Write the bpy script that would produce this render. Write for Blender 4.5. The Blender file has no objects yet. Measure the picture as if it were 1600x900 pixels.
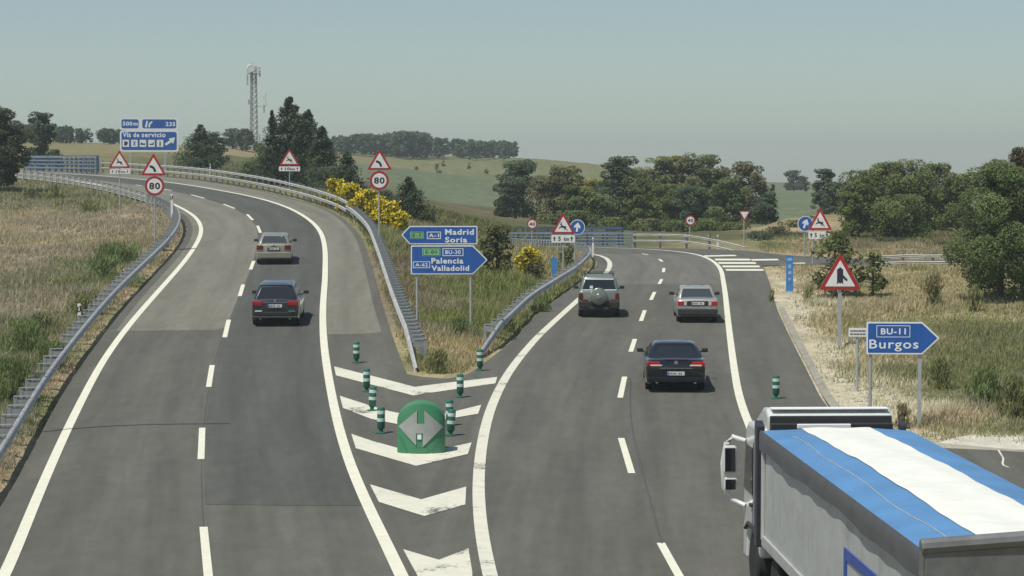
import bpy, bmesh, math, random
import numpy as np
from mathutils import Vector, Matrix, geometry
R = math.radians
random.seed(11); rng = np.random.default_rng(11)
scene = bpy.context.scene
COL = scene.collection

# ------------------------------------------------------------------ camera
F = 3400.0; HZ = 285.0; CAMZ = 7.4                      # focal length and horizon row at 1600x900
TH = math.atan((450 - HZ) / F); CT, ST = math.cos(TH), math.sin(TH)
def at(px, py, d):
    """world point seen at photo pixel (px, py) at distance d (world Y)"""
    u = (px - 800) / F; v = (450 - py) / F
    ry = CT + v * ST; rz = -ST + v * CT; t = d / ry
    return (u * t, d, CAMZ + rz * t)
cam = bpy.data.objects.new('camera', bpy.data.cameras.new('camera'))
COL.objects.link(cam)
cam.location = (0, 0, CAMZ); cam.rotation_euler = (R(90) - TH, 0, 0)
cam.data.sensor_width = 36; cam.data.lens = 36 * F / 1600
cam.data.clip_start = 0.5; cam.data.clip_end = 12000
scene.camera = cam

# ------------------------------------------------------------------ road heights
def smooth_table(pts):
    d = np.arange(0, 420, 1.0); z = np.interp(d, [p[0] for p in pts], [p[1] for p in pts])
    k = np.ones(13) / 13
    for _ in range(2):
        z = np.convolve(np.pad(z, 6, mode='edge'), k, mode='valid')
    return d, z
TL = smooth_table([(0, 0), (40, 0), (66, 1.0), (79, 1.85), (90, 2.5), (109, 3.5), (130, 4.7), (150, 5.85), (170, 6.9), (190, 7.7), (210, 8.3), (240, 9.0), (280, 9.6), (420, 11)])
TR = smooth_table([(0, 0), (40, 0), (66, 1.0), (88, 1.75), (110, 2.3), (146, 2.9), (170, 3.1), (420, 3.3)])
XC = ([0, 40, 70, 130, 150, 170, 420], [-1.3, -1.3, -2.1, -2.2, -8, -12, -20])
HW = ([0, 40, 70, 80, 90, 110, 130, 150, 420], [.8, .8, 2.6, 2.8, 3.2, 5, 6.5, 6, 6])
def Zs(x, d):
    x = np.asarray(x, float); d = np.asarray(d, float)
    zl = np.interp(d, *TL); zr = np.interp(d, *TR)
    xc = np.interp(d, *XC); hw = np.interp(d, *HW)
    s = np.clip((x - xc + hw) / (2 * hw), 0, 1); s = s * s * (3 - 2 * s)
    return zl * (1 - s) + zr * s
def road(px, py, lo=18.0, hi=300.0):
    """point of the road surface seen at a photo pixel -> (x, y)"""
    prev = lo; d = lo
    while d < hi:
        p = at(px, py, d)
        if p[2] <= float(Zs(p[0], d)): break
        prev = d; d += .5
    a, b = prev, d
    for _ in range(18):
        m = (a + b) / 2; p = at(px, py, m)
        if p[2] <= float(Zs(p[0], m)): b = m
        else: a = m
    p = at(px, py, b)
    return (p[0], p[1])
def road3(px, py):
    x, y = road(px, py); return (x, y, float(Zs(x, y)))

# ------------------------------------------------------------------ line helpers
def resample(pts, step):
    p = np.array(pts, float); s = np.r_[0, np.cumsum(np.linalg.norm(np.diff(p, axis=0), axis=1))]
    n = max(2, int(round(s[-1] / step)) + 1); t = np.linspace(0, s[-1], n)
    return np.stack([np.interp(t, s, p[:, k]) for k in range(p.shape[1])], 1)
def smooth_line(pts, step=1.0, win=4, rounds=2):
    p = resample(pts, step)
    for _ in range(rounds):
        q = p.copy()
        for i in range(1, len(p) - 1):
            w = min(win, i, len(p) - 1 - i)
            q[i] = p[i - w:i + w + 1].mean(0)
        p = q
    return p
def pxline(pix, step=1.0, win=4, rounds=2):
    return smooth_line([road(*p) for p in pix], step, win, rounds)
def offset_line(p, o):
    t = np.gradient(p, axis=0); t /= np.maximum(np.linalg.norm(t, axis=1, keepdims=True), 1e-9)
    return p + np.stack([t[:, 1], -t[:, 0]], 1) * o      # + = right of the running direction

# ------------------------------------------------------------------ mesh helpers
class MB:
    def __init__(s): s.v = []; s.f = []; s.m = []
    def add(s, verts, faces, mi=0):
        o = len(s.v); s.v += [tuple(v) for v in verts]
        s.f += [tuple(i + o for i in f) for f in faces]; s.m += [mi] * len(faces)
        return s
    def box(s, c, size, mi=0, rz=0, rx=0, ry=0):
        x, y, z = [k / 2 for k in size]
        M = Matrix.Translation(c) @ Matrix.Rotation(rz, 4, 'Z') @ Matrix.Rotation(ry, 4, 'Y') @ Matrix.Rotation(rx, 4, 'X')
        vs = [M @ Vector((a * x, b * y, e * z)) for a in (-1, 1) for b in (-1, 1) for e in (-1, 1)]
        return s.add(vs, [(0, 1, 3, 2), (4, 6, 7, 5), (0, 4, 5, 1), (2, 3, 7, 6), (0, 2, 6, 4), (1, 5, 7, 3)], mi)
    def prism(s, poly, y0, y1, mi=0):
        """polygon given in (x, z), extruded along y"""
        n = len(poly)
        vs = [(p[0], y0, p[1]) for p in poly] + [(p[0], y1, p[1]) for p in poly]
        fs = [tuple(range(n)), tuple(range(2 * n - 1, n - 1, -1))]
        fs += [(i, i + n, (i + 1) % n + n, (i + 1) % n) for i in range(n)]
        return s.add(vs, fs, mi)
    def slab(s, poly, x0, x1, mi=0):
        """polygon given in (y, z), extruded along x"""
        n = len(poly)
        vs = [(x0, p[0], p[1]) for p in poly] + [(x1, p[0], p[1]) for p in poly]
        fs = [tuple(range(n)), tuple(range(2 * n - 1, n - 1, -1))]
        fs += [(i, i + n, (i + 1) % n + n, (i + 1) % n) for i in range(n)]
        return s.add(vs, fs, mi)
    def tube(s, pts, rad, n=8, mi=0, cap=True):
        pts = [Vector(p) for p in pts]; rings = []
        for i, p in enumerate(pts):
            t = (pts[min(i + 1, len(pts) - 1)] - pts[max(i - 1, 0)]).normalized()
            a = Vector((0, 0, 1)) if abs(t.z) < .9 else Vector((1, 0, 0))
            u = t.cross(a).normalized(); w = t.cross(u)
            r = rad[i] if isinstance(rad, (list, tuple)) else rad
            rings.append([p + (u * math.cos(k * 2 * math.pi / n) + w * math.sin(k * 2 * math.pi / n)) * r for k in range(n)])
        return s.loft(rings, mi, cap)
    def loft(s, rings, mi=0, cap=True):
        n = len(rings[0]); vs = [v for r in rings for v in r]; fs = []
        for i in range(len(rings) - 1):
            for k in range(n):
                k2 = (k + 1) % n
                fs.append((i * n + k, i * n + k2, (i + 1) * n + k2, (i + 1) * n + k))
        if cap:
            fs.append(tuple(range(n - 1, -1, -1))); fs.append(tuple(range((len(rings) - 1) * n, len(rings) * n)))
        return s.add(vs, fs, mi)
    def lathe(s, prof, n=16, c=(0, 0, 0), axis='Z', mi=0):
        rings = []
        for r, h in prof:
            ring = []
            for k in range(n):
                a = k * 2 * math.pi / n; x, y = r * math.cos(a), r * math.sin(a)
                q = (x, y, h) if axis == 'Z' else ((h, x, y) if axis == 'X' else (x, h, y))
                ring.append((q[0] + c[0], q[1] + c[1], q[2] + c[2]))
            rings.append(ring)
        return s.loft(rings, mi)
    def build(s, name, mats, parent=None, smooth=None, bevel=None, loc=None):
        me = bpy.data.meshes.new(name); me.from_pydata(s.v, [], s.f)
        mats = mats if isinstance(mats, (list, tuple)) else [mats]
        for m in mats: me.materials.append(m)
        if len(mats) > 1: me.polygons.foreach_set('material_index', s.m)
        bm = bmesh.new(); bm.from_mesh(me); bmesh.ops.recalc_face_normals(bm, faces=bm.faces); bm.to_mesh(me); bm.free()
        if smooth is not None:
            me.polygons.foreach_set('use_smooth', [True] * len(me.polygons)); me.set_sharp_from_angle(angle=R(smooth))
        me.update()
        o = bpy.data.objects.new(name, me); COL.objects.link(o)
        if parent: o.parent = parent
        if loc: o.location = loc
        if bevel:
            b = o.modifiers.new('bevel', 'BEVEL'); b.width = bevel; b.segments = 2; b.limit_method = 'ANGLE'; b.angle_limit = R(40)
            b.harden_normals = False
        return o
def np_mesh(name, verts, faces, mat, parent=None, col=None, smooth=False):
    """numpy mesh: faces (n, k) all the same size; col per vertex (n, 3)"""
    me = bpy.data.meshes.new(name); n, k = faces.shape
    me.vertices.add(len(verts)); me.vertices.foreach_set('co', np.ascontiguousarray(verts, np.float32).ravel())
    me.loops.add(n * k); me.loops.foreach_set('vertex_index', np.ascontiguousarray(faces, np.int32).ravel())
    me.polygons.add(n); me.polygons.foreach_set('loop_start', np.arange(0, n * k, k, dtype=np.int32))
    if smooth: me.polygons.foreach_set('use_smooth', np.ones(n, bool))
    if col is not None:
        a = me.color_attributes.new('Col', 'FLOAT_COLOR', 'POINT')
        a.data.foreach_set('color', np.c_[col, np.ones(len(col))].astype(np.float32).ravel())
    me.materials.append(mat); me.update(calc_edges=True)
    o = bpy.data.objects.new(name, me); COL.objects.link(o)
    if parent: o.parent = parent
    return o
def thing(name, label, cat, loc=(0, 0, 0), rz=0, group=None):
    o = bpy.data.objects.new(name, None); COL.objects.link(o); o.empty_display_size = .2
    o.location = loc; o.rotation_euler = (0, 0, rz); o['label'] = label; o['category'] = cat
    if group: o['group'] = group
    return o
def tag(o, label=None, cat=None, group=None, kind=None):
    if label: o['label'] = label
    if cat: o['category'] = cat
    if group: o['group'] = group
    if kind: o['kind'] = kind
    return o

# ------------------------------------------------------------------ materials
def nodes(name):
    m = bpy.data.materials.new(name); m.use_nodes = True; nt = m.node_tree
    return m, nt, nt.nodes['Principled BSDF']
def N(nt, typ, **kw):
    n = nt.nodes.new(typ)
    for k, v in kw.items():
        if k in n.inputs: n.inputs[k].default_value = v
        else: setattr(n, k, v)
    return n
def noise(nt, scale, detail=3, rough=.55, coord='Object', stretch=None):
    tc = N(nt, 'ShaderNodeTexCoord'); n = N(nt, 'ShaderNodeTexNoise', Scale=scale, Detail=detail, Roughness=rough)
    src = tc.outputs[coord]
    if stretch:
        mp = N(nt, 'ShaderNodeMapping'); mp.inputs['Scale'].default_value = stretch
        nt.links.new(src, mp.inputs['Vector']); src = mp.outputs[0]
    nt.links.new(src, n.inputs['Vector']); return n.outputs['Fac']
def ramp(nt, fac, stops):
    r = N(nt, 'ShaderNodeValToRGB'); e = r.color_ramp.elements
    while len(e) < len(stops): e.new(.5)
    for i, (p, c) in enumerate(stops):
        e[i].position = p; e[i].color = (*c, 1) if len(c) == 3 else c
    nt.links.new(fac, r.inputs['Fac']); return r.outputs['Color']
def mixc(nt, a, b, fac, mode='MIX'):
    m = N(nt, 'ShaderNodeMix', data_type='RGBA', blend_type=mode)
    for k, v in ((6, a), (7, b), (0, fac)):
        if hasattr(v, 'links'): nt.links.new(v, m.inputs[k])
        elif k == 0: m.inputs[0].default_value = v
        else: m.inputs[k].default_value = (*v, 1)
    return m.outputs[2]
def mat(name, c, rough=.5, metal=0, var=.12, scale=3.0, coat=0, spec=.5, bump=0, bscale=40, dirt=None):
    m, nt, b = nodes(name)
    lo = tuple(k * (1 - var) for k in c); hi = tuple(min(1, k * (1 + var)) for k in c)
    col = ramp(nt, noise(nt, scale), [(.3, lo), (.7, hi)])
    if dirt:
        d = ramp(nt, noise(nt, 1.7, 6, .7), [(.5, (0, 0, 0)), (.72, (1, 1, 1))])
        col = mixc(nt, col, dirt, d)
    nt.links.new(col, b.inputs['Base Color'])
    b.inputs['Roughness'].default_value = rough; b.inputs['Metallic'].default_value = metal
    b.inputs['Coat Weight'].default_value = coat; b.inputs['Coat Roughness'].default_value = .05
    b.inputs['Specular IOR Level'].default_value = spec
    if bump:
        bp = N(nt, 'ShaderNodeBump', Strength=bump); nt.links.new(noise(nt, bscale, 2), bp.inputs['Height'])
        nt.links.new(bp.outputs[0], b.inputs['Normal'])
    return m
def attr_mat(name, rough=.8, spec=.2, trans=0):
    m, nt, b = nodes(name)
    a = N(nt, 'ShaderNodeAttribute', attribute_name='Col'); nt.links.new(a.outputs['Color'], b.inputs['Base Color'])
    b.inputs['Roughness'].default_value = rough; b.inputs['Specular IOR Level'].default_value = spec
    if trans:
        t = N(nt, 'ShaderNodeBsdfTranslucent'); nt.links.new(a.outputs['Color'], t.inputs['Color'])
        ms = N(nt, 'ShaderNodeMixShader', Fac=trans); nt.links.new(b.outputs[0], ms.inputs[1]); nt.links.new(t.outputs[0], ms.inputs[2])
        nt.links.new(ms.outputs[0], nt.nodes['Material Output'].inputs['Surface'])
    return m
def asphalt(name, c, var=.12, seed=0):
    m, nt, b = nodes(name)
    big = noise(nt, .35, 4, .6, stretch=(1, .25, 1)); mid = noise(nt, 2.2, 5, .65, stretch=(1, .5, 1)); fine = noise(nt, 55, 2)
    col = ramp(nt, big, [(.25, tuple(k * (1 - var) for k in c)), (.75, tuple(k * (1 + var) for k in c))])
    col = mixc(nt, col, ramp(nt, mid, [(.3, (.90, .90, .90)), (.7, (1.08, 1.08, 1.07))]), 1, 'MULTIPLY')
    col = mixc(nt, col, ramp(nt, fine, [(.25, (.72, .72, .72)), (.75, (1.28, 1.28, 1.27))]), 1, 'MULTIPLY')
    at_ = N(nt, 'ShaderNodeAttribute', attribute_name='lane'); tc = N(nt, 'ShaderNodeTexCoord'); sp = N(nt, 'ShaderNodeSeparateXYZ'); nt.links.new(tc.outputs['Object'], sp.inputs[0])
    cb = N(nt, 'ShaderNodeCombineXYZ'); s1 = N(nt, 'ShaderNodeMath', operation='MULTIPLY'); s1.inputs[1].default_value = .045
    nt.links.new(sp.outputs[1], s1.inputs[0]); nt.links.new(at_.outputs['Fac'], cb.inputs[0]); nt.links.new(s1.outputs[0], cb.inputs[1])
    ns = N(nt, 'ShaderNodeTexNoise', Scale=2.4, Detail=4, Roughness=.6); nt.links.new(cb.outputs[0], ns.inputs['Vector'])
    col = mixc(nt, col, ramp(nt, ns.outputs['Fac'], [(.3, (.86, .86, .86)), (.7, (1.12, 1.12, 1.12))]), 1, 'MULTIPLY')
    w1 = N(nt, 'ShaderNodeMath', operation='MULTIPLY_ADD'); w1.inputs[1].default_value = 2 * math.pi / 1.8; w1.inputs[2].default_value = -.95 * 2 * math.pi / 1.8
    w2 = N(nt, 'ShaderNodeMath', operation='COSINE'); nt.links.new(at_.outputs['Fac'], w1.inputs[0]); nt.links.new(w1.outputs[0], w2.inputs[0])
    mr = N(nt, 'ShaderNodeMapRange'); mr.inputs['From Min'].default_value = -1; mr.inputs['From Max'].default_value = 1; mr.inputs['To Min'].default_value = 1.055; mr.inputs['To Max'].default_value = .93; nt.links.new(w2.outputs[0], mr.inputs['Value'])
    col = mixc(nt, col, mr.outputs[0], 1, 'MULTIPLY')
    spot = ramp(nt, noise(nt, 1.1, 7, .75), [(.66, (1, 1, 1)), (.74, (.80, .80, .80))]); col = mixc(nt, col, spot, 1, 'MULTIPLY')
    nt.links.new(col, b.inputs['Base Color']); b.inputs['Roughness'].default_value = .85; b.inputs['Specular IOR Level'].default_value = .25
    bp = N(nt, 'ShaderNodeBump', Strength=.25, Distance=.01); nt.links.new(fine, bp.inputs['Height']); nt.links.new(bp.outputs[0], b.inputs['Normal'])
    return m
def road_paint(name, c, wear):
    """white road paint, worn through to asphalt in ragged spots (wear 0..1)"""
    m, nt, b = nodes(name)
    f = noise(nt, 9, 8, .75); g = noise(nt, .8, 2)
    s = N(nt, 'ShaderNodeMath', operation='ADD'); nt.links.new(f, s.inputs[0]); nt.links.new(g, s.inputs[1])
    mask = ramp(nt, s.outputs[0], [(0, (0, 0, 0)), (1, (1, 1, 1))])
    r = N(nt, 'ShaderNodeMapRange'); r.inputs['From Min'].default_value = 1.34 - wear; r.inputs['From Max'].default_value = 1.46 - wear
    nt.links.new(s.outputs[0], r.inputs['Value'])
    clean = ramp(nt, noise(nt, 3, 5, .7), [(.3, tuple(k * .86 for k in c)), (.65, c)])
    col = mixc(nt, clean, (.13, .13, .12), r.outputs[0])
    nt.links.new(col, b.inputs['Base Color']); b.inputs['Roughness'].default_value = .7; b.inputs['Specular IOR Level'].default_value = .3
    return m
M = {}
M['asphalt'] = asphalt('asphalt', (.108, .107, .092))
M['asphalt_dark'] = asphalt('asphalt_dark', (.084, .087, .077), .08)
M['asphalt_light'] = asphalt('asphalt_light', (.172, .168, .138), .08)
M['asphalt_right'] = asphalt('asphalt_right', (.112, .112, .106), .1)
M['line'] = road_paint('line_paint', (.72, .715, .585), .06)
M['line_worn'] = road_paint('line_paint_worn', (.66, .65, .54), .22)
M['tar'] = mat('tar', (.04, .04, .04), .7)
M['concrete'] = mat('concrete', (.50, .475, .40), .9, var=.2, scale=1.5, bump=.3, bscale=25)
M['kerb'] = mat('kerb_concrete', (.27, .255, .21), .9, var=.2, scale=2)
M['galv'] = mat('galvanised_steel', (.47, .475, .465), .5, .25, .16, 1.6, dirt=(.36, .35, .32))
M['galv_dark'] = mat('galvanised_post', (.36, .37, .37), .55, .5, .2, 4)
M['galv_white'] = mat('weathered_rail', (.50, .50, .47), .5, .25, .12, 2)
M['pole'] = mat('grey_pole', (.42, .43, .43), .5, .3, .1, 3)
M['sign_back'] = mat('sign_back', (.45, .46, .47), .5, .5, .08)
M['sign_white'] = mat('sign_white', (.74, .74, .72), .45, var=.05)
M['sign_blue'] = mat('sign_blue', (.018, .100, .37), .42, var=.12, scale=1.5)
M['sign_red'] = mat('sign_red', (.36, .018, .025), .42, var=.12)
M['sign_black'] = mat('sign_black', (.012, .012, .016), .5)
M['sign_green'] = mat('sign_green', (.26, .52, .27), .45)
M['sign_green_dark'] = mat('sign_green_dark', (.01, .12, .03), .45)
M['panel_blue'] = mat('panel_blue', (.06, .22, .52), .5, var=.15)
M['letter'] = mat('letter_white', (.78, .80, .80), .45, var=.03)
M['bridge_blue'] = mat('bridge_railing_blue', (.07, .11, .19), .5, .2, .2, 1)
M['bridge_grey'] = mat('bridge_railing_grey', (.20, .25, .31), .5, .2, .2, 1)
M['bollard_green'] = mat('bollard_green', (.016, .125, .078), .45, var=.25, scale=5)
M['bollard_white'] = mat('bollard_white', (.56, .66, .61), .4)
M['beacon_green'] = mat('beacon_green', (.050, .215, .105), .5, var=.14, scale=2.5, dirt=(.075, .20, .11))
M['beacon_grey'] = mat('beacon_silver', (.37, .38, .36), .5, .1, .12, 3)
M['rubber'] = mat('rubber', (.018, .018, .018), .8)
M['rim'] = mat('wheel_rim', (.35, .36, .37), .35, .7)
M['glass'] = mat('dark_glass', (.014, .017, .020), .06, 0, .05, spec=.8)
M['glass_grey'] = mat('grey_glass', (.045, .055, .06), .07, 0, .05, spec=.8)
M['plastic'] = mat('black_plastic', (.022, .022, .023), .6)
M['plate'] = mat('number_plate', (.62, .63, .62), .4)
M['red_lamp'] = mat('red_lamp', (.38, .012, .012), .15, coat=.6)
M['red_dark'] = mat('dark_red_lamp', (.12, .008, .01), .15, coat=.6)
M['clear_lamp'] = mat('clear_lamp', (.65, .60, .55), .15, coat=.6)
M['chrome'] = mat('chrome', (.7, .7, .7), .12, 1, .02)
M['trunk'] = mat('bark', (.10, .075, .05), .9, var=.35, scale=6)
M['leaf'] = attr_mat('foliage', .75, .25, .4)
M['grass'] = attr_mat('grass_blades', .8, .15, .4)
M['flower'] = attr_mat('broom_blossom', .7, .2, .25)
M['stone'] = mat('pale_stone', (.42, .39, .31), .9, var=.3, scale=2)
def car_paint(name, c, metal=.35, rough=.28):
    return mat(name, c, rough, metal, .05, 2, coat=.7)
# ------------------------------------------------------------------ road outlines (photo pixels -> surface)
PX = {}
L_IN = pxline([(-330, 1330), (-125, 960), (0, 798), (31, 747), (66, 670), (102, 603.5), (148, 542), (194, 481), (230, 443), (250, 421), (276, 394), (293, 367), (291, 343), (268, 327), (235, 316.5), (187, 303), (130, 291), (82, 284), (32, 279), (-60, 272)], 1, 5)
L_OUT = pxline([(-60, 262), (60, 266), (150, 269), (250, 275), (325, 283), (360, 289), (410, 298), (460, 311), (505, 323), (540, 342), (566, 370), (580, 413), (595, 470), (604, 500), (612, 521), (622, 552), (637, 586)], 1, 4)
NOSE = [road(*p) for p in [(671, 590), (703, 592), (735, 583)]]
R_IN = pxline([(735, 583), (764, 561), (793, 541), (810, 524), (842, 487), (880, 460), (915, 436), (934, 413), (932, 402), (915, 395.5), (880, 391), (840, 388.5), (790, 387.5)], 1, 3)
R_OUT = pxline([(790, 382), (850, 384), (900, 385.5), (990, 387), (1080, 387.5), (1161, 390.6), (1216, 397), (1255, 402), (1420, 405), (1600, 407)], 1, 3)
RAMP = pxline([(1600, 417), (1420, 414.5), (1255, 412.5), (1192, 415)], 1, 2)
R_EDGE = pxline([(1192, 415), (1202, 440), (1213, 481), (1230, 518), (1249.5, 557), (1271, 598), (1283, 627), (1300, 652), (1345, 680), (1420, 697), (1472, 700)], 1, 3)
R_NEAR = [road(*p) for p in [(1472, 700), (1558, 703), (1600, 707), (1800, 715), (2150, 760), (2500, 1330)]]
ROADPOLY = [tuple(p) for seg in (L_IN, L_OUT, NOSE, R_IN, R_OUT, RAMP, R_EDGE, R_NEAR) for p in seg]
_c = [ROADPOLY[0]]
for p in ROADPOLY[1:]:
    if math.dist(p, _c[-1]) > .15: _c.append(p)
ROADPOLY = _c

def inside(P, poly):
    poly = np.asarray(poly); x, y = P[:, 0], P[:, 1]; r = np.zeros(len(P), bool); j = len(poly) - 1
    for i in range(len(poly)):
        xi, yi = poly[i]; xj, yj = poly[j]
        if yi != yj:
            c = ((yi > y) != (yj > y)) & (x < (xj - xi) * (y - yi) / (yj - yi) + xi)
            r ^= c
        j = i
    return r
def seg_dist(P, line):
    line = np.asarray(line); best = np.full(len(P), 1e9)
    for a, b in zip(line[:-1], line[1:]):
        ab = b - a; L = max(ab @ ab, 1e-9); t = np.clip(((P - a) @ ab) / L, 0, 1)
        best = np.minimum(best, np.hypot(*(P - a - t[:, None] * ab).T))
    return best
def sheet(name, poly, dz, mat, step=1.2, skirt=0, parent=None, zf=None):
    """flat-laid sheet following the road surface inside an outline"""
    zf = zf or Zs
    P = resample(list(poly) + [poly[0]], step)[:-1] if step < 50 else np.array(poly)
    lo, hi = P.min(0), P.max(0); G = []
    if step < 50:
        gx, gy = np.meshgrid(np.arange(lo[0], hi[0], step * 1.3), np.arange(lo[1], hi[1], step * 1.3))
        G = np.stack([gx.ravel(), gy.ravel()], 1); G = G[inside(G, P)]
        if len(G): G = G[seg_dist(G, np.vstack([P, P[:1]])) > step * .35]
    n = len(P); allp = [Vector(p) for p in P] + [Vector(p) for p in G]
    vs, _, fs, *_ = geometry.delaunay_2d_cdt(allp, [(i, (i + 1) % n) for i in range(n)], [list(range(n))], 1, 1e-5)
    xy = np.array([tuple(v) for v in vs]); z = zf(xy[:, 0], xy[:, 1]) + dz
    mb = MB(); mb.add(np.c_[xy, z].tolist(), [tuple(f) for f in fs])
    if skirt:
        zz = zf(P[:, 0], P[:, 1]) + dz
        mb.add([(p[0], p[1], q) for p, q in zip(P, zz)] + [(p[0], p[1], q - skirt) for p, q in zip(P, zz)],
               [(i, (i + 1) % n, (i + 1) % n + n, i + n) for i in range(n)])
    o = mb.build(name, mat, parent)
    bm = bmesh.new(); bm.from_mesh(o.data)
    for f in bm.faces:
        if f.normal.z < -.3: f.normal_flip()
    bm.to_mesh(o.data); bm.free()
    return o
def ribbon_into(mb, line, w, dz, n=3):
    a = offset_line(line, -w / 2); b = offset_line(line, w / 2); rows = []
    for k in range(n):
        q = a + (b - a) * k / (n - 1); rows.append(np.c_[q, Zs(q[:, 0], q[:, 1]) + dz])
    L = len(line); vs = np.concatenate(rows).tolist(); fs = []
    for k in range(n - 1):
        for i in range(L - 1): fs.append((k * L + i, (k + 1) * L + i, (k + 1) * L + i + 1, k * L + i + 1))
    mb.add(vs, fs)

def with_lane(o):
    """stores the distance to the carriageway's edge line on every vertex (wheel tracks follow the lanes)"""
    n = len(o.data.vertices); co = np.empty(n * 3, np.float32); o.data.vertices.foreach_get('co', co); P = co.reshape(-1, 3)[:, :2].astype(float)
    left = P[:, 0] < np.interp(P[:, 1], *XC); u = np.empty(n)
    u[left] = seg_dist(P[left], LINE_L); u[~left] = seg_dist(P[~left], LINE_RR)
    a = o.data.attributes.new('lane', 'FLOAT', 'POINT'); a.data.foreach_set('value', u.astype(np.float32)); return o
ROAD_OBJ = []
ROAD_OBJ.append(sheet('road', ROADPOLY, 0, M['asphalt'], .8, .25)); tag(ROAD_OBJ[0], kind='structure')
LINE_L = pxline([(-260, 1330), (-22, 960), (13, 895), (38, 821), (69, 752), (107, 665), (153, 574), (194, 517), (230, 475), (255, 447), (290, 407), (310, 377), (316.5, 360), (310, 342), (290, 328), (262, 315), (235, 306), (187, 295), (130, 285), (82, 279), (32, 275), (-60, 269)], 1, 4)
LINE_LR = pxline([(820, 1330), (652, 950), (627, 895), (580, 802), (547, 732), (526, 657), (512, 583), (505, 536), (504, 480), (508, 438), (508.5, 389), (503, 364), (492, 350), (475, 337), (448, 323), (420, 314), (390, 306), (350, 299), (300, 290), (260, 284.5), (200, 278.5), (140, 273.5), (60, 270), (-60, 266)], 1, 4)
LINE_RL = pxline([(880, 1330), (780, 950), (763, 895), (751, 834), (746, 769), (749, 713), (763, 643), (793, 582.6), (835, 531), (872, 497), (902, 470), (929, 446), (945, 430), (953, 418), (954, 410), (946, 401.5), (930, 396.5), (890, 392.5), (840, 390), (790, 388.6)], 1, 3)
LINE_RR = pxline([(1500, 1330), (1240, 850), (1196, 730), (1170, 660), (1159, 640), (1151, 603), (1144, 554), (1138, 505), (1133, 457), (1127, 421), (1116, 408.5), (1099, 400), (1080, 395.3), (1057, 392.3), (1020, 389.5), (960, 387), (900, 386), (850, 384.8)], 1, 3)
with_lane(ROAD_OBJ[0])
# areas of differently aged asphalt
def pxs(l): return [road(*p) for p in l]
def between(line, y0, y1):
    return [tuple(p) for p in line if y0 <= p[1] <= y1]
yA = road(300, 521)[1]
lw = offset_line(LINE_L, .0)
dash_l = pxline([(340, 1000), (319, 850), (315, 798), (314, 700), (322, 630), (333, 565), (354, 513), (377, 454), (392, 420), (402, 385), (403, 357), (391, 340), (357, 322), (309, 307), (250, 295), (200, 287), (130, 279), (60, 274), (-60, 269)], 1, 4)
far_l = offset_line(L_IN, .35)
pA = [tuple(p) for p in far_l if p[1] >= yA and p[0] > -52] + [tuple(p) for p in dash_l[::-1] if p[1] >= yA and p[0] > -52]
tag(with_lane(sheet('worn_asphalt_patch', pA, .005, M['asphalt_light'], 1.2)), kind='structure')
d0 = road(315, 798)[1]; lr = offset_line(LINE_LR, -.1)
pB = [tuple(p) for p in offset_line(dash_l, .06) if p[1] >= d0 and p[0] > -52] + [tuple(p) for p in lr[::-1] if p[1] >= d0 and p[0] > -52]
tag(with_lane(sheet('dark_asphalt_patch', pB, .006, M['asphalt_dark'], 1.2)), kind='structure')
dS = road(560, 523)[1]; so = offset_line(L_OUT, -.02)   # right shoulder of the left carriageway
pC = [tuple(p) for p in offset_line(LINE_LR, .16) if p[1] >= dS and p[0] > -52] + [tuple(p) for p in offset_line(L_OUT, .35) if p[1] >= dS and p[0] > -52]
tag(with_lane(sheet('worn_shoulder_patch', pC, .005, M['asphalt_light'], 1.2)), kind='structure')
dR = road(1040, 446)[1]
pD = [tuple(p) for p in offset_line(LINE_RL, .15) if p[1] >= dR and p[1] < 143 and p[0] > 0] + [tuple(p) for p in offset_line(LINE_RR, -.15)[::-1] if 0 < 1 and p[1] >= dR and p[1] < 143]
pD = [p for p in LINE_RL if dR <= p[1] <= 140 and p[0] > 3.5]
pD = [tuple(p) for p in offset_line(np.array(pD), .15)] + [tuple(p) for p in offset_line(LINE_RR[::1], -.15)[::-1] if dR <= p[1] <= 140]
tag(with_lane(sheet('worn_asphalt_patch', pD, .005, mat_r := asphalt('asphalt_mid', (.142, .139, .122), .08), 1.2)), kind='structure')

# painted markings
mb = MB()
for l, w in ((LINE_L, .24), (LINE_LR, .26), (LINE_RR, .24)): ribbon_into(mb, l, w, .012)
tag(mb.build('edge_line_markings', M['line']), kind='structure')
mb = MB(); ribbon_into(mb, LINE_RL, .28, .012); tag(mb.build('worn_edge_line_marking', M['line_worn']), kind='structure')
mb = MB()
def dash(a, b, w=.15):
    p = resample([road(*a), road(*b)], 1.0); ribbon_into(mb, p, w, .012)
for a, b in [((318, 824), (327, 915)), ((316, 669), (314, 718)), ((331.5, 571), (326, 605)), ((357.5, 500), (351, 527.5)), ((380, 445), (374.5, 463)), ((396.5, 408), (391.5, 421.5)), ((402.5, 353), (407, 364)), ((386, 335), (395, 344)), ((349, 319), (366.5, 326)), ((298.5, 304.5), (319.5, 310)), ((252, 295), (268, 298)), ((212, 289), (222, 290.6)),
             ((970.5, 685), (987, 740)), ((976, 589), (969, 622)), ((992, 530), (985.5, 550)), ((1007.5, 485), (1001.5, 502)), ((1023, 456.5), (1017, 469)), ((1034, 436.5), (1030, 444)), ((1037.5, 419), (1036.5, 425.5)), ((1030, 405), (1035, 409)), ((1003, 396.5), (1013, 398.5)), ((1032.5, 849), (1062, 902)), ((338, 1040), (352, 1200)), ((1140, 1050), (1200, 1180))]:
    dash(a, b, .17)
tag(mb.build('lane_dash_markings', M['line']), kind='structure')
mb = MB()
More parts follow.
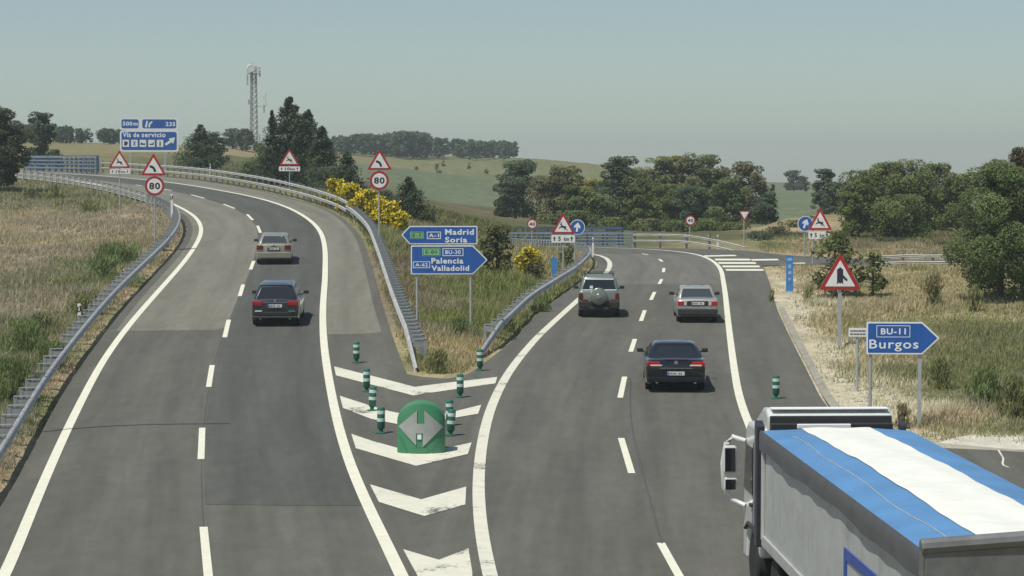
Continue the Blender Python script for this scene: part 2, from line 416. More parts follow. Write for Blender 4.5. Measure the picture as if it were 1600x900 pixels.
def flat_into(mb, pix, dz=.012):
    C_ = pxs(pix) + [road(*pix[0])]; P = np.vstack([resample([C_[i], C_[i + 1]], .6)[:-1] for i in range(len(C_) - 1)]); n = len(P)
    vs, _, fs, *_ = geometry.delaunay_2d_cdt([Vector(p) for p in P], [(i, (i + 1) % n) for i in range(n)], [list(range(n))], 1, 1e-5)
    xy = np.array([tuple(v) for v in vs]); mb.add(np.c_[xy, Zs(xy[:, 0], xy[:, 1]) + dz].tolist(), [tuple(f) for f in fs])
for pix in ([(522, 573), (648, 605), (777, 589.5), (774, 599.5), (646, 618.5), (525, 587)],
            [(630, 859), (686, 875.5), (732, 857.5), (738, 895), (738, 930), (686, 946), (655, 905)],
            [(578, 757.5), (658, 781), (728.5, 761), (727, 789), (663, 807), (592, 785)],
            [(549, 678.5), (580, 689), (652, 709), (700, 700), (737, 692), (731, 710), (650, 728.5), (556, 701)],
            [(531, 619), (600, 641), (665, 655), (752, 633), (747, 647), (700, 655), (645, 668), (580, 655), (536, 638)]):
    flat_into(mb, pix)
tag(mb.build('chevron_markings', M['line_worn']), kind='structure')
mb = MB()
for a, b, c, e in [((1116, 404.5), (1171, 404.5), (1173, 407.3), (1119, 407.3)), ((1121, 409.8), (1180, 409.8), (1182, 412.6), (1124, 412.6)), ((1128, 415.2), (1186, 415.2), (1188, 418), (1130, 418)), ((1133, 420.6), (1192, 420.6), (1194, 423.4), (1135, 423.4)), ((1099, 399.4), (1148, 398.4), (1152, 400.2), (1103, 401.4)), ((1172, 405.2), (1215, 404.7), (1217, 407), (1176, 407.6)), ((1236, 411), (1257, 410.5), (1259, 412), (1237, 412.4))]:
    flat_into(mb, [a, b, c, e])
tag(mb.build('hatch_markings', M['line']), kind='structure')
mb = MB()
ribbon_into(mb, pxline([(66, 675), (107, 668), (180, 664), (280, 662), (360, 662.5)], 1, 1), .07, .016)
tag(mb.build('tar_seam', M['tar']), kind='structure')
mb = MB()
ribbon_into(mb, pxline([(985, 590), (984, 640), (989, 680), (1001, 728), (1018, 790), (1034, 850)], 1, 1), .035, .016)
ribbon_into(mb, offset_line(dash_l, .0)[:60], .02, .010)
tag(mb.build('lane_joint_seam', mat('joint', (.07, .07, .067), .8)), kind='structure')
# gutter along the right shoulder and the concrete apron by the ramp
GUT = offset_line(R_EDGE, -.10)
mb = MB(); g2 = offset_line(pxline([(1213, 481), (1230, 518), (1249.5, 557), (1271, 598), (1283, 627), (1300, 652), (1345, 680)], 1, 3), -.24)
a = offset_line(g2, .16); b = offset_line(g2, -.08)
n_ = len(g2); za, zb = Zs(a[:, 0], a[:, 1]) + .01, Zs(b[:, 0], b[:, 1]) + .08
vs = np.concatenate([np.c_[a, za], np.c_[b, zb], np.c_[offset_line(g2, -.14), zb - .3]]).tolist()
mb.add(vs, [(k * n_ + i, k * n_ + i + 1, (k + 1) * n_ + i + 1, (k + 1) * n_ + i) for k in range(2) for i in range(n_ - 1)])
tag(mb.build('gutter_kerb', M['kerb']), kind='structure')

# ------------------------------------------------------------------ terrain
CP = []
def cp(px, py, d): CP.append(at(px, py, d))
for p in [(-100, 690, 52), (0, 640, 60), (60, 480, 88), (50, 400, 112), (120, 340, 140), (60, 310, 160), (0, 300, 165), (-300, 480, 90), (-300, 340, 150), (-600, 400, 120), (-200, 290, 190), (200, 440, 93), (180, 350, 132), (240, 372, 116), (220, 330, 138), (60, 545, 75), (-300, 640, 62),
          (660, 565, 73.5), (700, 500, 85), (650, 450, 98), (720, 430, 103), (800, 440, 103), (620, 400, 115), (700, 400, 115), (600, 375, 120), (560, 330, 140), (860, 410, 120), (640, 352, 145), (780, 425, 108), (760, 470, 92), (520, 300, 160), (880, 414, 115), (730, 360, 150),
          (1260, 450, 105), (1300, 560, 75), (1450, 660, 60), (1590, 650, 60), (1400, 480, 92), (1560, 480, 95), (1590, 560, 76), (1450, 430, 112), (1320, 420, 115), (1450, 408, 125), (1400, 385, 150), (1350, 378, 160), (1250, 375, 160), (1240, 340, 200), (1240, 325, 300), (1240, 290, 600), (1240, 300, 450), (1440, 680, 57), (1313, 533, 77), (1360, 610, 66), (1550, 380, 160), (1700, 470, 95), (1900, 640, 60),
          (720, 345, 250), (700, 320, 330), (720, 310, 360), (720, 280, 480), (700, 262, 540), (650, 248, 600), (800, 248, 600), (850, 251, 640), (900, 263, 660), (940, 268, 700), (1000, 273, 750), (1100, 281, 750), (1400, 292, 700), (1700, 292, 700), (500, 245, 560), (560, 240, 600), (420, 238, 500),
          (130, 240, 320), (130, 226, 430), (300, 240, 350), (380, 232, 430), (0, 240, 320), (200, 258, 262), (100, 258, 260), (400, 268, 240), (-300, 240, 320), (-300, 226, 430), (1000, 365, 200), (900, 370, 200), (1100, 372, 200), (1000, 345, 300), (880, 330, 330), (1900, 500, 80), (1900, 350, 200), (1500, 360, 220), (800, 350, 240), (500, 262, 300), (620, 300, 300), (560, 290, 230)]:
    cp(*p)
CP += [(x, 1250, 3.0) for x in (-900, -300, 200, 700, 1400)] + [(x, 3200, -3) for x in (-3000, -1000, 0, 1000, 3000)] + [(-1500, 600, 10), (1500, 600, 4), (-12, 20, -.1), (14, 20, -.1), (0, 8, -.2), (-20, 5, -.2), (25, 5, -.2), (-25, 35, .2), (22, 30, 0), (-80, 60, 1), (80, 60, .5), (-120, 150, 6), (120, 150, 3), (-150, 10, -.2), (150, 10, -.2)]
for line, s in ((L_IN, -1), (L_OUT, -1), (R_IN, -1), (R_OUT, -1), (R_EDGE, -1), (np.array(RAMP), -1)):
    for o in (.9, 2.2):
        q = offset_line(line, o * s)[2::7]
        for x, y in q:
            if not inside(np.array([[x, y]]), ROADPOLY)[0]: CP.append((x, y, float(Zs(x, y)) - .04 - .05 * (o - .9)))
CP = np.array(CP); SC = 100.0
def tps_fit(P, z, lam):
    n = len(P); r2 = ((P[:, None] - P[None]) ** 2).sum(2); K = .5 * r2 * np.log(r2 + 1e-12)
    A = np.zeros((n + 3, n + 3)); A[:n, :n] = K + lam * np.eye(n); A[:n, n] = 1; A[:n, n + 1:] = P; A[n:, :n] = A[:n, n:].T
    return np.linalg.solve(A, np.r_[z, 0, 0, 0])
W = tps_fit(CP[:, :2] / SC, CP[:, 2], 2e-4)
def tps(Q):
    out = np.empty(len(Q)); P = CP[:, :2] / SC
    for i in range(0, len(Q), 20000):
        q = Q[i:i + 20000] / SC; r2 = ((q[:, None] - P[None]) ** 2).sum(2)
        out[i:i + 20000] = (.5 * r2 * np.log(r2 + 1e-12)) @ W[:-3] + W[-3] + q @ W[-2:]
    return out
def grow(a, b, s0, g, smax):
    o = [a]; s = s0
    while o[-1] < b: o.append(o[-1] + s); s = min(s * g, smax)
    return o
gx = np.array([-v for v in grow(46, 3200, .8, 1.10, 300)][::-1] + list(np.arange(-45.5, 44, .5)) + grow(44, 3200, .8, 1.10, 300))
gy = np.array(list(np.arange(-20, 34, 2.0)) + list(np.arange(34, 135, .5)) + grow(135, 3600, .6, 1.045, 260))
GX, GY = np.meshgrid(gx, gy); Q = np.stack([GX.ravel(), GY.ravel()], 1)
GZ = tps(Q)
GZ += (np.sin(Q[:, 0] * .9 + Q[:, 1] * .37) + np.sin(Q[:, 0] * .31 - Q[:, 1] * .71 + 2) + np.sin(Q[:, 0] * 2.1 + 1.3 * np.sin(Q[:, 1] * 1.7))) * .035
near = (Q[:, 1] < 330) & (np.abs(Q[:, 0]) < 150)
ins = np.zeros(len(Q), bool); ins[near] = inside(Q[near], ROADPOLY)
dst = np.full(len(Q), 99.); dst[near] = seg_dist(Q[near], np.array(ROADPOLY + ROADPOLY[:1]))
zs = Zs(Q[:, 0], Q[:, 1])
t = np.clip((dst - .7) / 2.0, 0, 1)
GZ = np.where(ins, zs - np.clip(dst, .06, .2), np.where(dst < 2.7, (zs - .05) * (1 - t) + GZ * t, GZ))
GZg = GZ.reshape(GX.shape)
def terr(x, y):
    i = int(np.clip(np.searchsorted(gx, x) - 1, 0, len(gx) - 2)); j = int(np.clip(np.searchsorted(gy, y) - 1, 0, len(gy) - 2))
    a = (x - gx[i]) / (gx[i + 1] - gx[i]); b = (y - gy[j]) / (gy[j + 1] - gy[j])
    return float((GZg[j, i] * (1 - a) + GZg[j, i + 1] * a) * (1 - b) + (GZg[j + 1, i] * (1 - a) + GZg[j + 1, i + 1] * a) * b)
def terrv(P):
    i = np.clip(np.searchsorted(gx, P[:, 0]) - 1, 0, len(gx) - 2); j = np.clip(np.searchsorted(gy, P[:, 1]) - 1, 0, len(gy) - 2)
    a = (P[:, 0] - gx[i]) / (gx[i + 1] - gx[i]); b = (P[:, 1] - gy[j]) / (gy[j + 1] - gy[j])
    return (GZg[j, i] * (1 - a) + GZg[j, i + 1] * a) * (1 - b) + (GZg[j + 1, i] * (1 - a) + GZg[j + 1, i + 1] * a) * b
# soil and grass colours of the places (albedo)
DRY = (.30, .255, .18); TAN = (.34, .29, .18); OLIVE = (.18, .18, .09); GREEN = (.15, .17, .065); FIELD = (.130, .160, .098); OCHRE = (.195, .178, .095); SCRUB = (.10, .105, .05); DIRT = (.36, .29, .19); GRAVEL = (.47, .435, .335); HILLG = (.165, .172, .085)
CC = []
def cc(px, py, d, c): CC.append((*at(px, py, d)[:2], *c))
for a in [(0, 600, 64, GREEN), (60, 530, 77, GREEN), (110, 495, 84, OLIVE), (190, 408, 108, GREEN), (160, 440, 98, GREEN), (640, 430, 105, (.21, .185, .14)), (670, 480, 90, (.23, .20, .15)), (640, 510, 84, (.23, .20, .15)), (0, 640, 60, OLIVE), (-100, 690, 52, DRY), (60, 480, 88, DRY), (60, 545, 75, OLIVE), (50, 400, 112, DRY), (120, 340, 140, DRY), (180, 350, 132, DRY), (200, 400, 112, OLIVE), (240, 385, 114, DIRT), (250, 395, 105, DIRT), (60, 310, 160, OLIVE), (130, 312, 155, OLIVE), (-300, 480, 90, DRY), (-300, 340, 150, DRY), (150, 450, 95, OLIVE), (200, 440, 93, DIRT), (20, 700, 52, DIRT), (80, 585, 68, DIRT), (140, 520, 80, TAN), (10, 345, 140, TAN), (90, 380, 120, TAN),
          (660, 565, 73.5, OLIVE), (700, 575, 72, TAN), (720, 560, 75, DIRT), (650, 540, 77, TAN), (700, 500, 85, GREEN), (650, 450, 98, (.20, .16, .11)), (635, 480, 92, (.22, .17, .12)), (620, 420, 110, (.20, .16, .11)), (740, 450, 98, GREEN), (790, 440, 103, GREEN), (700, 460, 95, OLIVE), (860, 425, 115, TAN), (840, 400, 120, DIRT), (600, 375, 120, OLIVE), (880, 420, 113, OLIVE), (915, 405, 122, TAN), (830, 470, 95, OLIVE),
          (1260, 450, 105, DIRT), (1230, 470, 100, GRAVEL), (1300, 560, 75, TAN), (1270, 560, 76, GRAVEL), (1300, 610, 66, GRAVEL), (1340, 620, 64, GRAVEL), (1420, 655, 59, DIRT), (1400, 640, 62, GRAVEL), (1590, 640, 61, OLIVE), (1400, 480, 92, TAN), (1500, 520, 83, OLIVE), (1560, 480, 95, TAN), (1590, 560, 76, OLIVE), (1450, 430, 112, TAN), (1320, 420, 115, TAN), (1450, 408, 125, DIRT), (1400, 390, 145, DIRT), (1320, 395, 140, DIRT), (1250, 380, 155, DIRT), (1230, 350, 180, DIRT), (1240, 325, 300, FIELD), (1240, 290, 600, FIELD), (1240, 310, 400, FIELD), (1350, 520, 82, TAN), (1480, 590, 70, OLIVE), (1250, 400, 135, DIRT), (1350, 440, 108, TAN),
          (720, 345, 250, SCRUB), (700, 325, 320, SCRUB), (760, 325, 320, SCRUB), (680, 335, 290, (.17, .12, .08)), (720, 310, 360, FIELD), (720, 290, 430, FIELD), (660, 300, 400, FIELD), (760, 285, 450, FIELD), (720, 272, 500, HILLG), (640, 275, 480, HILLG), (700, 258, 550, HILLG), (580, 262, 500, OCHRE), (650, 250, 590, HILLG), (800, 252, 600, HILLG), (850, 255, 640, OCHRE), (900, 268, 660, HILLG), (1000, 275, 750, HILLG), (500, 250, 560, OCHRE), (600, 244, 600, OCHRE),
          (130, 240, 320, OCHRE), (130, 230, 400, OCHRE), (300, 240, 350, OCHRE), (380, 236, 430, (.26, .215, .125)), (-300, 240, 320, OCHRE), (1000, 345, 250, SCRUB), (900, 375, 165, SCRUB), (1000, 372, 180, SCRUB), (1100, 375, 180, SCRUB), (1180, 380, 168, SCRUB), (850, 380, 165, SCRUB), (1230, 372, 175, SCRUB), (1210, 385, 155, OLIVE), (1340, 385, 150, (.20, .165, .10)), (1400, 378, 165, SCRUB), (1480, 382, 160, (.18, .15, .09)), (1430, 395, 145, (.26, .215, .14)), (1400, 292, 700, FIELD), (1700, 400, 130, TAN), (450, 262, 260, SCRUB), (560, 300, 190, SCRUB)]:
    cc(*a)
CC += [(0, 10, *TAN), (30, 30, *TAN), (-30, 30, *DRY), (0, 2500, *OCHRE), (900, 900, *HILLG), (-900, 900, *OCHRE)]
CC = np.array(CC)
def zone(P):
    """albedo of the ground at points"""
    P = P + np.stack([np.sin(P[:, 1] * .8 + P[:, 0]), np.cos(P[:, 0] * 1.1 - P[:, 1] * .6)], 1) * .8
    out = np.empty((len(P), 3)); s = np.array([1.0, .45])
    for i in range(0, len(P), 20000):
        q = P[i:i + 20000]; r2 = (((q[:, None] - CC[None, :, :2]) * s) ** 2).sum(2) / np.maximum(q[:, 1:2], 40) ** 2 * 1e4
        w = 1 / (r2 + .02) ** 2.2; out[i:i + 20000] = (w @ CC[:, 2:]) / w.sum(1, keepdims=True)
    return out
ZC = zone(Q)
green_poly = [at(px, py, d)[:2] for px, py, d in [(630, 288, 420), (660, 280, 475), (720, 276.5, 500), (785, 274, 500), (830, 290, 430), (800, 318, 345), (700, 318, 340), (640, 314, 345)]]
ZC[inside(Q, green_poly)] = FIELD
# pale gravel shoulder on the right verge
gv = seg_dist(Q, offset_line(R_EDGE, -1.1)); gw = np.clip(1.6 - gv, 0, 1) * (.5 + .5 * np.sin(Q[:, 0] * 3.1) * np.sin(Q[:, 1] * 1.3))
gw = np.clip(gw + np.clip(1.2 - gv, 0, 1) * .6, 0, 1)
gw[(Q[:, 1] > 118)] *= .3
ZC = ZC * (1 - gw[:, None]) + np.array(GRAVEL) * gw[:, None]
m, nt, b = nodes('ground_soil')
a = N(nt, 'ShaderNodeAttribute', attribute_name='Col')
c1 = mixc(nt, a.outputs['Color'], ramp(nt, noise(nt, .35, 6, .65), [(.3, (.72, .74, .70)), (.7, (1.2, 1.18, 1.15))]), 1, 'MULTIPLY')
c1 = mixc(nt, c1, ramp(nt, noise(nt, 3.0, 7, .75), [(.32, (.58, .58, .55)), (.5, (1, 1, 1)), (.68, (1.3, 1.28, 1.25))]), 1, 'MULTIPLY')
c1 = mixc(nt, c1, ramp(nt, noise(nt, .02, 5, .6, stretch=(1, .35, 1)), [(.35, (.86, .9, .86)), (.65, (1.1, 1.06, 1.06))]), 1, 'MULTIPLY')
nt.links.new(c1, b.inputs['Base Color']); b.inputs['Roughness'].default_value = .95; b.inputs['Specular IOR Level'].default_value = .1
bp = N(nt, 'ShaderNodeBump', Strength=.5, Distance=.08); nt.links.new(noise(nt, 6, 5, .7), bp.inputs['Height']); nt.links.new(bp.outputs[0], b.inputs['Normal'])
nx, ny = len(gx), len(gy)
idx = np.arange(nx * ny).reshape(ny, nx)
fc = np.stack([idx[:-1, :-1].ravel(), idx[:-1, 1:].ravel(), idx[1:, 1:].ravel(), idx[1:, :-1].ravel()], 1)
tag(np_mesh('ground', np.c_[Q, GZ], fc, m, col=ZC, smooth=True), kind='structure')
# concrete apron beside the ramp
AP = [road(*p) for p in [(1466, 695), (1480, 689), (1548, 676), (1600, 666), (1700, 648), (1760, 700), (1700, 712), (1600, 707), (1558, 702.5)]]
tag(sheet('concrete_apron', AP, .05, M['concrete'], 1.0, .3), kind='structure')
mb = MB(); ribbon_into(mb, pxline([(1560, 704), (1568, 717), (1566, 727), (1576, 731)], .3, 0), .05, .012)
tag(mb.build('faint_paint_marking', M['line_worn']), kind='structure')
# ------------------------------------------------------------------ lettering
def text_geo(s, bold=.012, res=3):
    cu = bpy.data.curves.new('lettering', 'FONT'); cu.body = s; cu.size = 1; cu.offset = bold; cu.resolution_u = res; cu.fill_mode = 'FRONT'
    cu.space_character = 1.12
    o = bpy.data.objects.new('lettering', cu); COL.objects.link(o)
    bpy.context.view_layer.update()
    me = o.evaluated_get(bpy.context.evaluated_depsgraph_get()).to_mesh()
    v = np.array([tuple(p.co[:2]) for p in me.vertices]); f = [tuple(p.vertices) for p in me.polygons]
    o.to_mesh_clear(); bpy.data.objects.remove(o); bpy.data.curves.remove(cu)
    return v, f
def put_text(mb, s, x0, x1, z0, z1, y, mi=0, bold=.012):
    """letters stretched to fill the box x0..x1, z0..z1 on the plane y"""
    v, f = text_geo(s, bold); lo, hi = v.min(0), v.max(0)
    q = (v - lo) / np.maximum(hi - lo, 1e-6)
    mb.add([(x0 + a * (x1 - x0), y, z0 + b_ * (z1 - z0)) for a, b_ in q], f, mi)
def word(pan, S, s, x0, x1, y0, y1, m='letter', bold=.03):
    g = MB(); put_text(g, s, S.X(x0), S.X(x1), S.Z(y1), S.Z(y0), -.016, 0, bold); return g.build('lettering', M[m], pan)
def rounded(poly, r, n=3):
    out = []; L = len(poly)
    for i in range(L):
        p = Vector(poly[i]); a = (Vector(poly[i - 1]) - p); b = (Vector(poly[(i + 1) % L]) - p)
        ra = min(r, a.length * .45, b.length * .45); A = p + a.normalized() * ra; B = p + b.normalized() * ra
        for k in range(n + 1):
            t = k / n; out.append(tuple(A * (1 - t) ** 2 + p * 2 * t * (1 - t) + B * t * t))
    return out
def scale_poly(poly, k, c=None):
    c = c or (sum(p[0] for p in poly) / len(poly), sum(p[1] for p in poly) / len(poly))
    return [(c[0] + (p[0] - c[0]) * k, c[1] + (p[1] - c[1]) * k) for p in poly]
def inset(poly, d):
    """inset a convex polygon by d"""
    n = len(poly); c = Vector((sum(p[0] for p in poly) / n, sum(p[1] for p in poly) / n)); lines = []
    for i in range(n):
        p = Vector(poly[i]); q = Vector(poly[(i + 1) % n]); t = (q - p).normalized(); nn = Vector((-t.y, t.x))
        if (c - p).dot(nn) < 0: nn = -nn
        lines.append((p + nn * d, t))
    out = []
    for i in range(n):
        (p, t), (q, u) = lines[i - 1], lines[i]; den = t.x * u.y - t.y * u.x
        w = q - p; k = (w.x * u.y - w.y * u.x) / den; out.append(tuple(p + t * k))
    return out
def rect(x0, x1, z0, z1): return [(x0, z0), (x1, z0), (x1, z1), (x0, z1)]
def circ(cx, cz, r, n=40): return [(cx + r * math.cos(k * 2 * math.pi / n), cz + r * math.sin(k * 2 * math.pi / n)) for k in range(n)]
def concave(mb, poly, y, mi=0):
    n = len(poly)
    vs, _, fs, *_ = geometry.delaunay_2d_cdt([Vector(p) for p in poly], [(i, (i + 1) % n) for i in range(n)], [list(range(n))], 1, 1e-6)
    mb.add([(v[0], y, v[1]) for v in vs], [tuple(f) for f in fs], mi)
DEER = [(-.62, .02), (-.40, .10), (-.30, .22), (-.34, .34), (-.50, .40), (-.48, .47), (-.34, .50), (-.40, .66), (-.50, .78), (-.44, .80), (-.32, .68), (-.28, .80), (-.22, .80), (-.24, .60), (-.20, .48), (-.12, .28), (.10, .20), (.34, .16), (.42, .24), (.47, .20), (.42, .06), (.46, -.14), (.62, -.34), (.70, -.50), (.62, -.52), (.50, -.36), (.30, -.16), (.22, -.10), (.34, -.30), (.28, -.44), (.20, -.44), (.22, -.30), (.06, -.08), (-.14, -.04), (-.30, -.04), (-.48, -.08), (-.62, -.20), (-.70, -.16), (-.58, -.02)]
def curve_arrow(mb, cx, cz, s, y, mi=0):
    a0, a1 = R(5), R(100); o = []; i = []
    for k in range(11):
        a = a0 + (a1 - a0) * k / 10
        o.append((cx - .28 * s + .62 * s * math.cos(a), cz - .38 * s + .76 * s * math.sin(a))); i.append((cx - .28 * s + .36 * s * math.cos(a), cz - .38 * s + .50 * s * math.sin(a)))
    concave(mb, o + i[::-1], y, mi)

class Sign:
    """a sign laid out from photo pixels at its own distance; base = pixel of the foot"""
    def __init__(s, name, label, d, bx, yaw=0, group=None, cat='road sign'):
        s.d = d; s.bx = bx; x, y, _ = at(bx, 400, d); s.z0 = terr(x, y)
        p = np.array([[x, y]])
        if inside(p, ROADPOLY)[0]: s.z0 = float(Zs(x, y))
        s.t = thing(name, label, cat, (x, y, s.z0), yaw, group); s.k = d / F
    def X(s, px): return (px - s.bx) * s.k
    def Z(s, py): return at(s.bx, py, s.d)[2] - s.z0
    def P(s, pix): return [(s.X(a), s.Z(b)) for a, b in pix]
    def post(s, px, py_top, r=.04, y=.07, m='pole'):
        x = s.X(px); z = s.Z(py_top)
        if r > .045: MB().box((x, y, z / 2 - .2), (r * 2, r * 1.3, z + .4)).build('post', M[m], s.t, bevel=.006)
        else: MB().lathe([(r, -.4), (r, z)], 10, (x, y, 0)).build('post', M[m], s.t, smooth=40)
def triangle(S, cx, top, bot, w, symbol, up=True, name='warning_panel', extra=None):
    pts = [(cx - w / 2, bot), (cx + w / 2, bot), (cx, top)] if up else [(cx - w / 2, top), (cx, bot), (cx + w / 2, top)]
    tri = S.P(pts); h = abs(tri[0][1] - tri[2][1] if up else tri[0][1] - tri[1][1])
    p = MB(); p.prism(rounded(tri, h * .07), 0, .035, 0); pan = p.build(name, [M['sign_back']], S.t)
    MB().prism(rounded(tri, h * .07), -.006, -.0005).build('red_border', M['sign_red'], pan)
    inn = inset(tri, h * .095); f = MB(); f.prism(rounded(inn, h * .03), -.011, -.007); f.build('white_face', M['sign_white'], pan)
    cxm = S.X(cx); cz = sum(q[1] for q in tri) / 3
    if symbol:
        g = MB(); symbol(g, cxm, cz, h, -.015); g.build('symbol', M['sign_black'] if symbol is not sym_merge else mat('sign_ink_violet', (.03, .02, .05), .5), pan)
    return pan
def sym_deer(g, cx, cz, h, y): concave(g, [(cx + a * h * .30, cz - h * .03 + b * h * .30) for a, b in DEER], y)
def sym_curve(g, cx, cz, h, y): curve_arrow(g, cx - .02 * h, cz - h * .04, h * .42, y)
def sym_merge(g, cx, cz, h, y):
    q = [(-.11, -.24), (-.05, -.17), (.0, -.21), (.05, -.17), (.10, -.24), (.10, -.02), (.22, -.13), (.26, -.08), (.24, -.05), (.10, .09), (.10, .28), (0, .36), (-.11, .28)]
    concave(g, [(cx + a * h * .78, cz + .0 * h + b * h * .78) for a, b in q], y)
def disc(S, cx, cy, r, kind, txt=None, name='round_panel', arrow=0):
    c = (S.X(cx), S.Z(cy)); rr = r * S.k
    pan = MB().prism(circ(*c, rr), 0, .035).build(name, M['sign_back'], S.t)
    if kind == 'limit':
        MB().prism(circ(*c, rr), -.006, -.0005).build('red_border', M['sign_red'], pan)
        MB().prism(circ(*c, rr * .76), -.011, -.007).build('white_face', M['sign_white'], pan)
        g = MB(); put_text(g, txt, c[0] - rr * .56, c[0] + rr * .56, c[1] - rr * .34, c[1] + rr * .34, -.016, bold=.03); g.build('lettering', M['sign_black'], pan)
    else:
        MB().prism(circ(*c, rr), -.006, -.0005).build('white_border', M['sign_white'], pan)
        MB().prism(circ(*c, rr * .9), -.011, -.007).build('blue_face', M['sign_blue'], pan)
        a = [(-.13, -.60), (.13, -.60), (.13, .02), (.40, -.16), (.40, .14), (0, .64), (-.40, .14), (-.40, -.16), (-.13, .02)]
        ca, sa = math.cos(arrow), math.sin(arrow)
        g = MB(); concave(g, [(c[0] + (p * ca + q * sa) * rr, c[1] + (-p * sa + q * ca) * rr) for p, q in a], -.016); g.build('arrow_symbol', M['letter'], pan)
    return pan
def km_plate(S, x0, x1, y0, y1, txt, name='distance_plate'):
    r = rect(S.X(x0), S.X(x1), S.Z(y1), S.Z(y0)); h = r[2][1] - r[0][1]; w = r[1][0] - r[0][0]
    pan = MB().prism(rounded(r, h * .12), 0, .03).build(name, M['sign_white'], S.t)
    g = MB(); a = h * .25
    for cx in (r[0][0] + w * .13, r[1][0] - w * .13):
        g = MB(); concave(g, [(cx - a * .6, r[0][1] + h * .2), (cx - a * .25, r[0][1] + h * .2), (cx - a * .25, r[0][1] + h * .5), (cx - a * .75, r[0][1] + h * .5), (cx, r[0][1] + h * .84), (cx + a * .75, r[0][1] + h * .5), (cx + a * .25, r[0][1] + h * .5), (cx + a * .25, r[0][1] + h * .2)], -.005); g.build('arrow_mark', M['sign_black'], pan)
    num, unit_ = txt.split()
    for s_, a0, a1, b1 in ((num, .29, .29 + .11 * len(num), .80), (unit_, .54, .76, .72)):
        g = MB(); put_text(g, s_, r[0][0] + w * a0, r[0][0] + w * a1, r[0][1] + h * .22, r[0][1] + h * b1, -.005, bold=.03); g.build('lettering', M['sign_black'], pan)

# ---- the signs
S = Sign('speed_sign', 'red triangle bend warning above round 80 limit on grey pole, beside the left dry field', 114, 241.5, R(4), 'bend warnings with 80 limits'); S.post(242, 240)
triangle(S, 241, 239.5, 274, 40, sym_curve); disc(S, 242.5, 290.5, 15.2, 'limit', '80')
S = Sign('speed_sign', 'red triangle bend warning above round 80 limit on grey pole, by the yellow broom', 116, 593, R(3), 'bend warnings with 80 limits'); S.post(592.5, 235)
triangle(S, 593.5, 232.5, 265.5, 39, sym_curve); disc(S, 593, 282, 14.8, 'limit', '80')
S = Sign('deer_sign', 'deer warning triangle with distance plate left of the big blue services sign', 143, 188, R(5), 'deer warnings with distance plates'); S.post(188, 240)
triangle(S, 188, 234.5, 262.5, 34, sym_deer); km_plate(S, 173, 204.5, 264.5, 271.5, '10 km')
S = Sign('deer_sign', 'deer warning triangle with distance plate in front of the dark spire-topped conifers', 166, 453, R(4), 'deer warnings with distance plates'); S.post(453, 236)
triangle(S, 453, 232, 258.5, 32, sym_deer); km_plate(S, 436.5, 469.5, 260, 267.5, '10 km')
S = Sign('deer_sign', 'deer warning triangle with 5 km plate in the median before a blue arrow disc', 113, 880, R(-2), 'deer warnings with distance plates'); S.post(880, 340, .045)
triangle(S, 880, 331.5, 365.5, 38, sym_deer); km_plate(S, 861.5, 898, 367, 379, '5 km')
S = Sign('deer_sign', 'deer warning triangle with plate above the sprawling roadside tree on the right', 128, 1281, R(-2), 'deer warnings with distance plates'); S.post(1270, 340)
triangle(S, 1281, 324, 359.5, 38, sym_deer); km_plate(S, 1263, 1296, 361.5, 373.5, '5 km')
S = Sign('direction_disc_sign', 'blue disc with white arrow partly behind the deer sign in the median', 124, 899, 0, 'blue arrow discs'); S.post(898.5, 350, .045)
disc(S, 902, 355, 12, 'blue', arrow=R(8), name='disc_panel')
S = Sign('direction_disc_sign', 'blue disc with white arrow partly behind the right-hand deer sign', 136, 1258, 0, 'blue arrow discs'); S.post(1257, 350)
disc(S, 1258, 349.5, 12.2, 'blue', arrow=R(20), name='disc_panel')
S = Sign('limit_sign', 'small round 40 limit sign in front of the railings and median shrubs', 140, 831, 0, 'small 40 limit signs'); S.post(831, 345)
disc(S, 831.5, 350, 8, 'limit', '40')
S = Sign('limit_sign', 'small round 40 limit sign behind the pale rail beside the far bend', 158, 1078, 0, 'small 40 limit signs'); S.post(1078, 345)
disc(S, 1078.5, 344.5, 7.8, 'limit', '40')
S = Sign('yield_sign', 'inverted white and red give way triangle on pole at the joining ramp', 150, 1162.5, 0); S.post(1162.5, 335)
triangle(S, 1163, 329.5, 345.5, 18.5, None, up=False, name='yield_panel')
S = Sign('merge_sign', 'large red triangle with thick merging arrow on the right verge', 77, 1313, R(-2)); S.post(1313, 400, .06)
triangle(S, 1313, 395, 453, 66, sym_merge)
# blue slim totems
for px, y0, y1, w, d, lab in ((1234, 399, 450, 11, 104, 'slim upright blue panel on the gravel by the right shoulder'), (866.5, 402, 440, 9, 107, 'slim upright blue panel in the median grass below the deer sign')):
    S = Sign('marker_panel', lab, d, px, 0, 'slim blue upright panels')
    r = rect(S.X(px - w / 2), S.X(px + w / 2), -.1, S.Z(y0))
    pan = MB().prism(rounded(r, .03), 0, .06).build('panel', M['panel_blue'], S.t)
    if w > 10:
        g = MB(); x0, x1 = S.X(px - w * .34), S.X(px + w * .34); h = S.Z(y0)
        g.prism(rect(x0, x1, h * .86, h * .93), -.006, -.001); g.prism(rect(x0 + .05, x1 - .05, h * .66, h * .76), -.006, -.001); g.prism(rect(x0 + .03, x1 - .03, h * .5, h * .58), -.006, -.001)
        concave(g, [(x0 + .02, h * .40), (x1 - .02, h * .40), (x1 - .1, h * .33), (x0 + .1, h * .33)], -.006)
        g.build('pale_marks', mat('pale_blue', (.30, .48, .72), .5), pan); MB().box(((x0 + x1) / 2, .03, .02), (.5, .3, .12)).build('foot', M['concrete'], S.t)
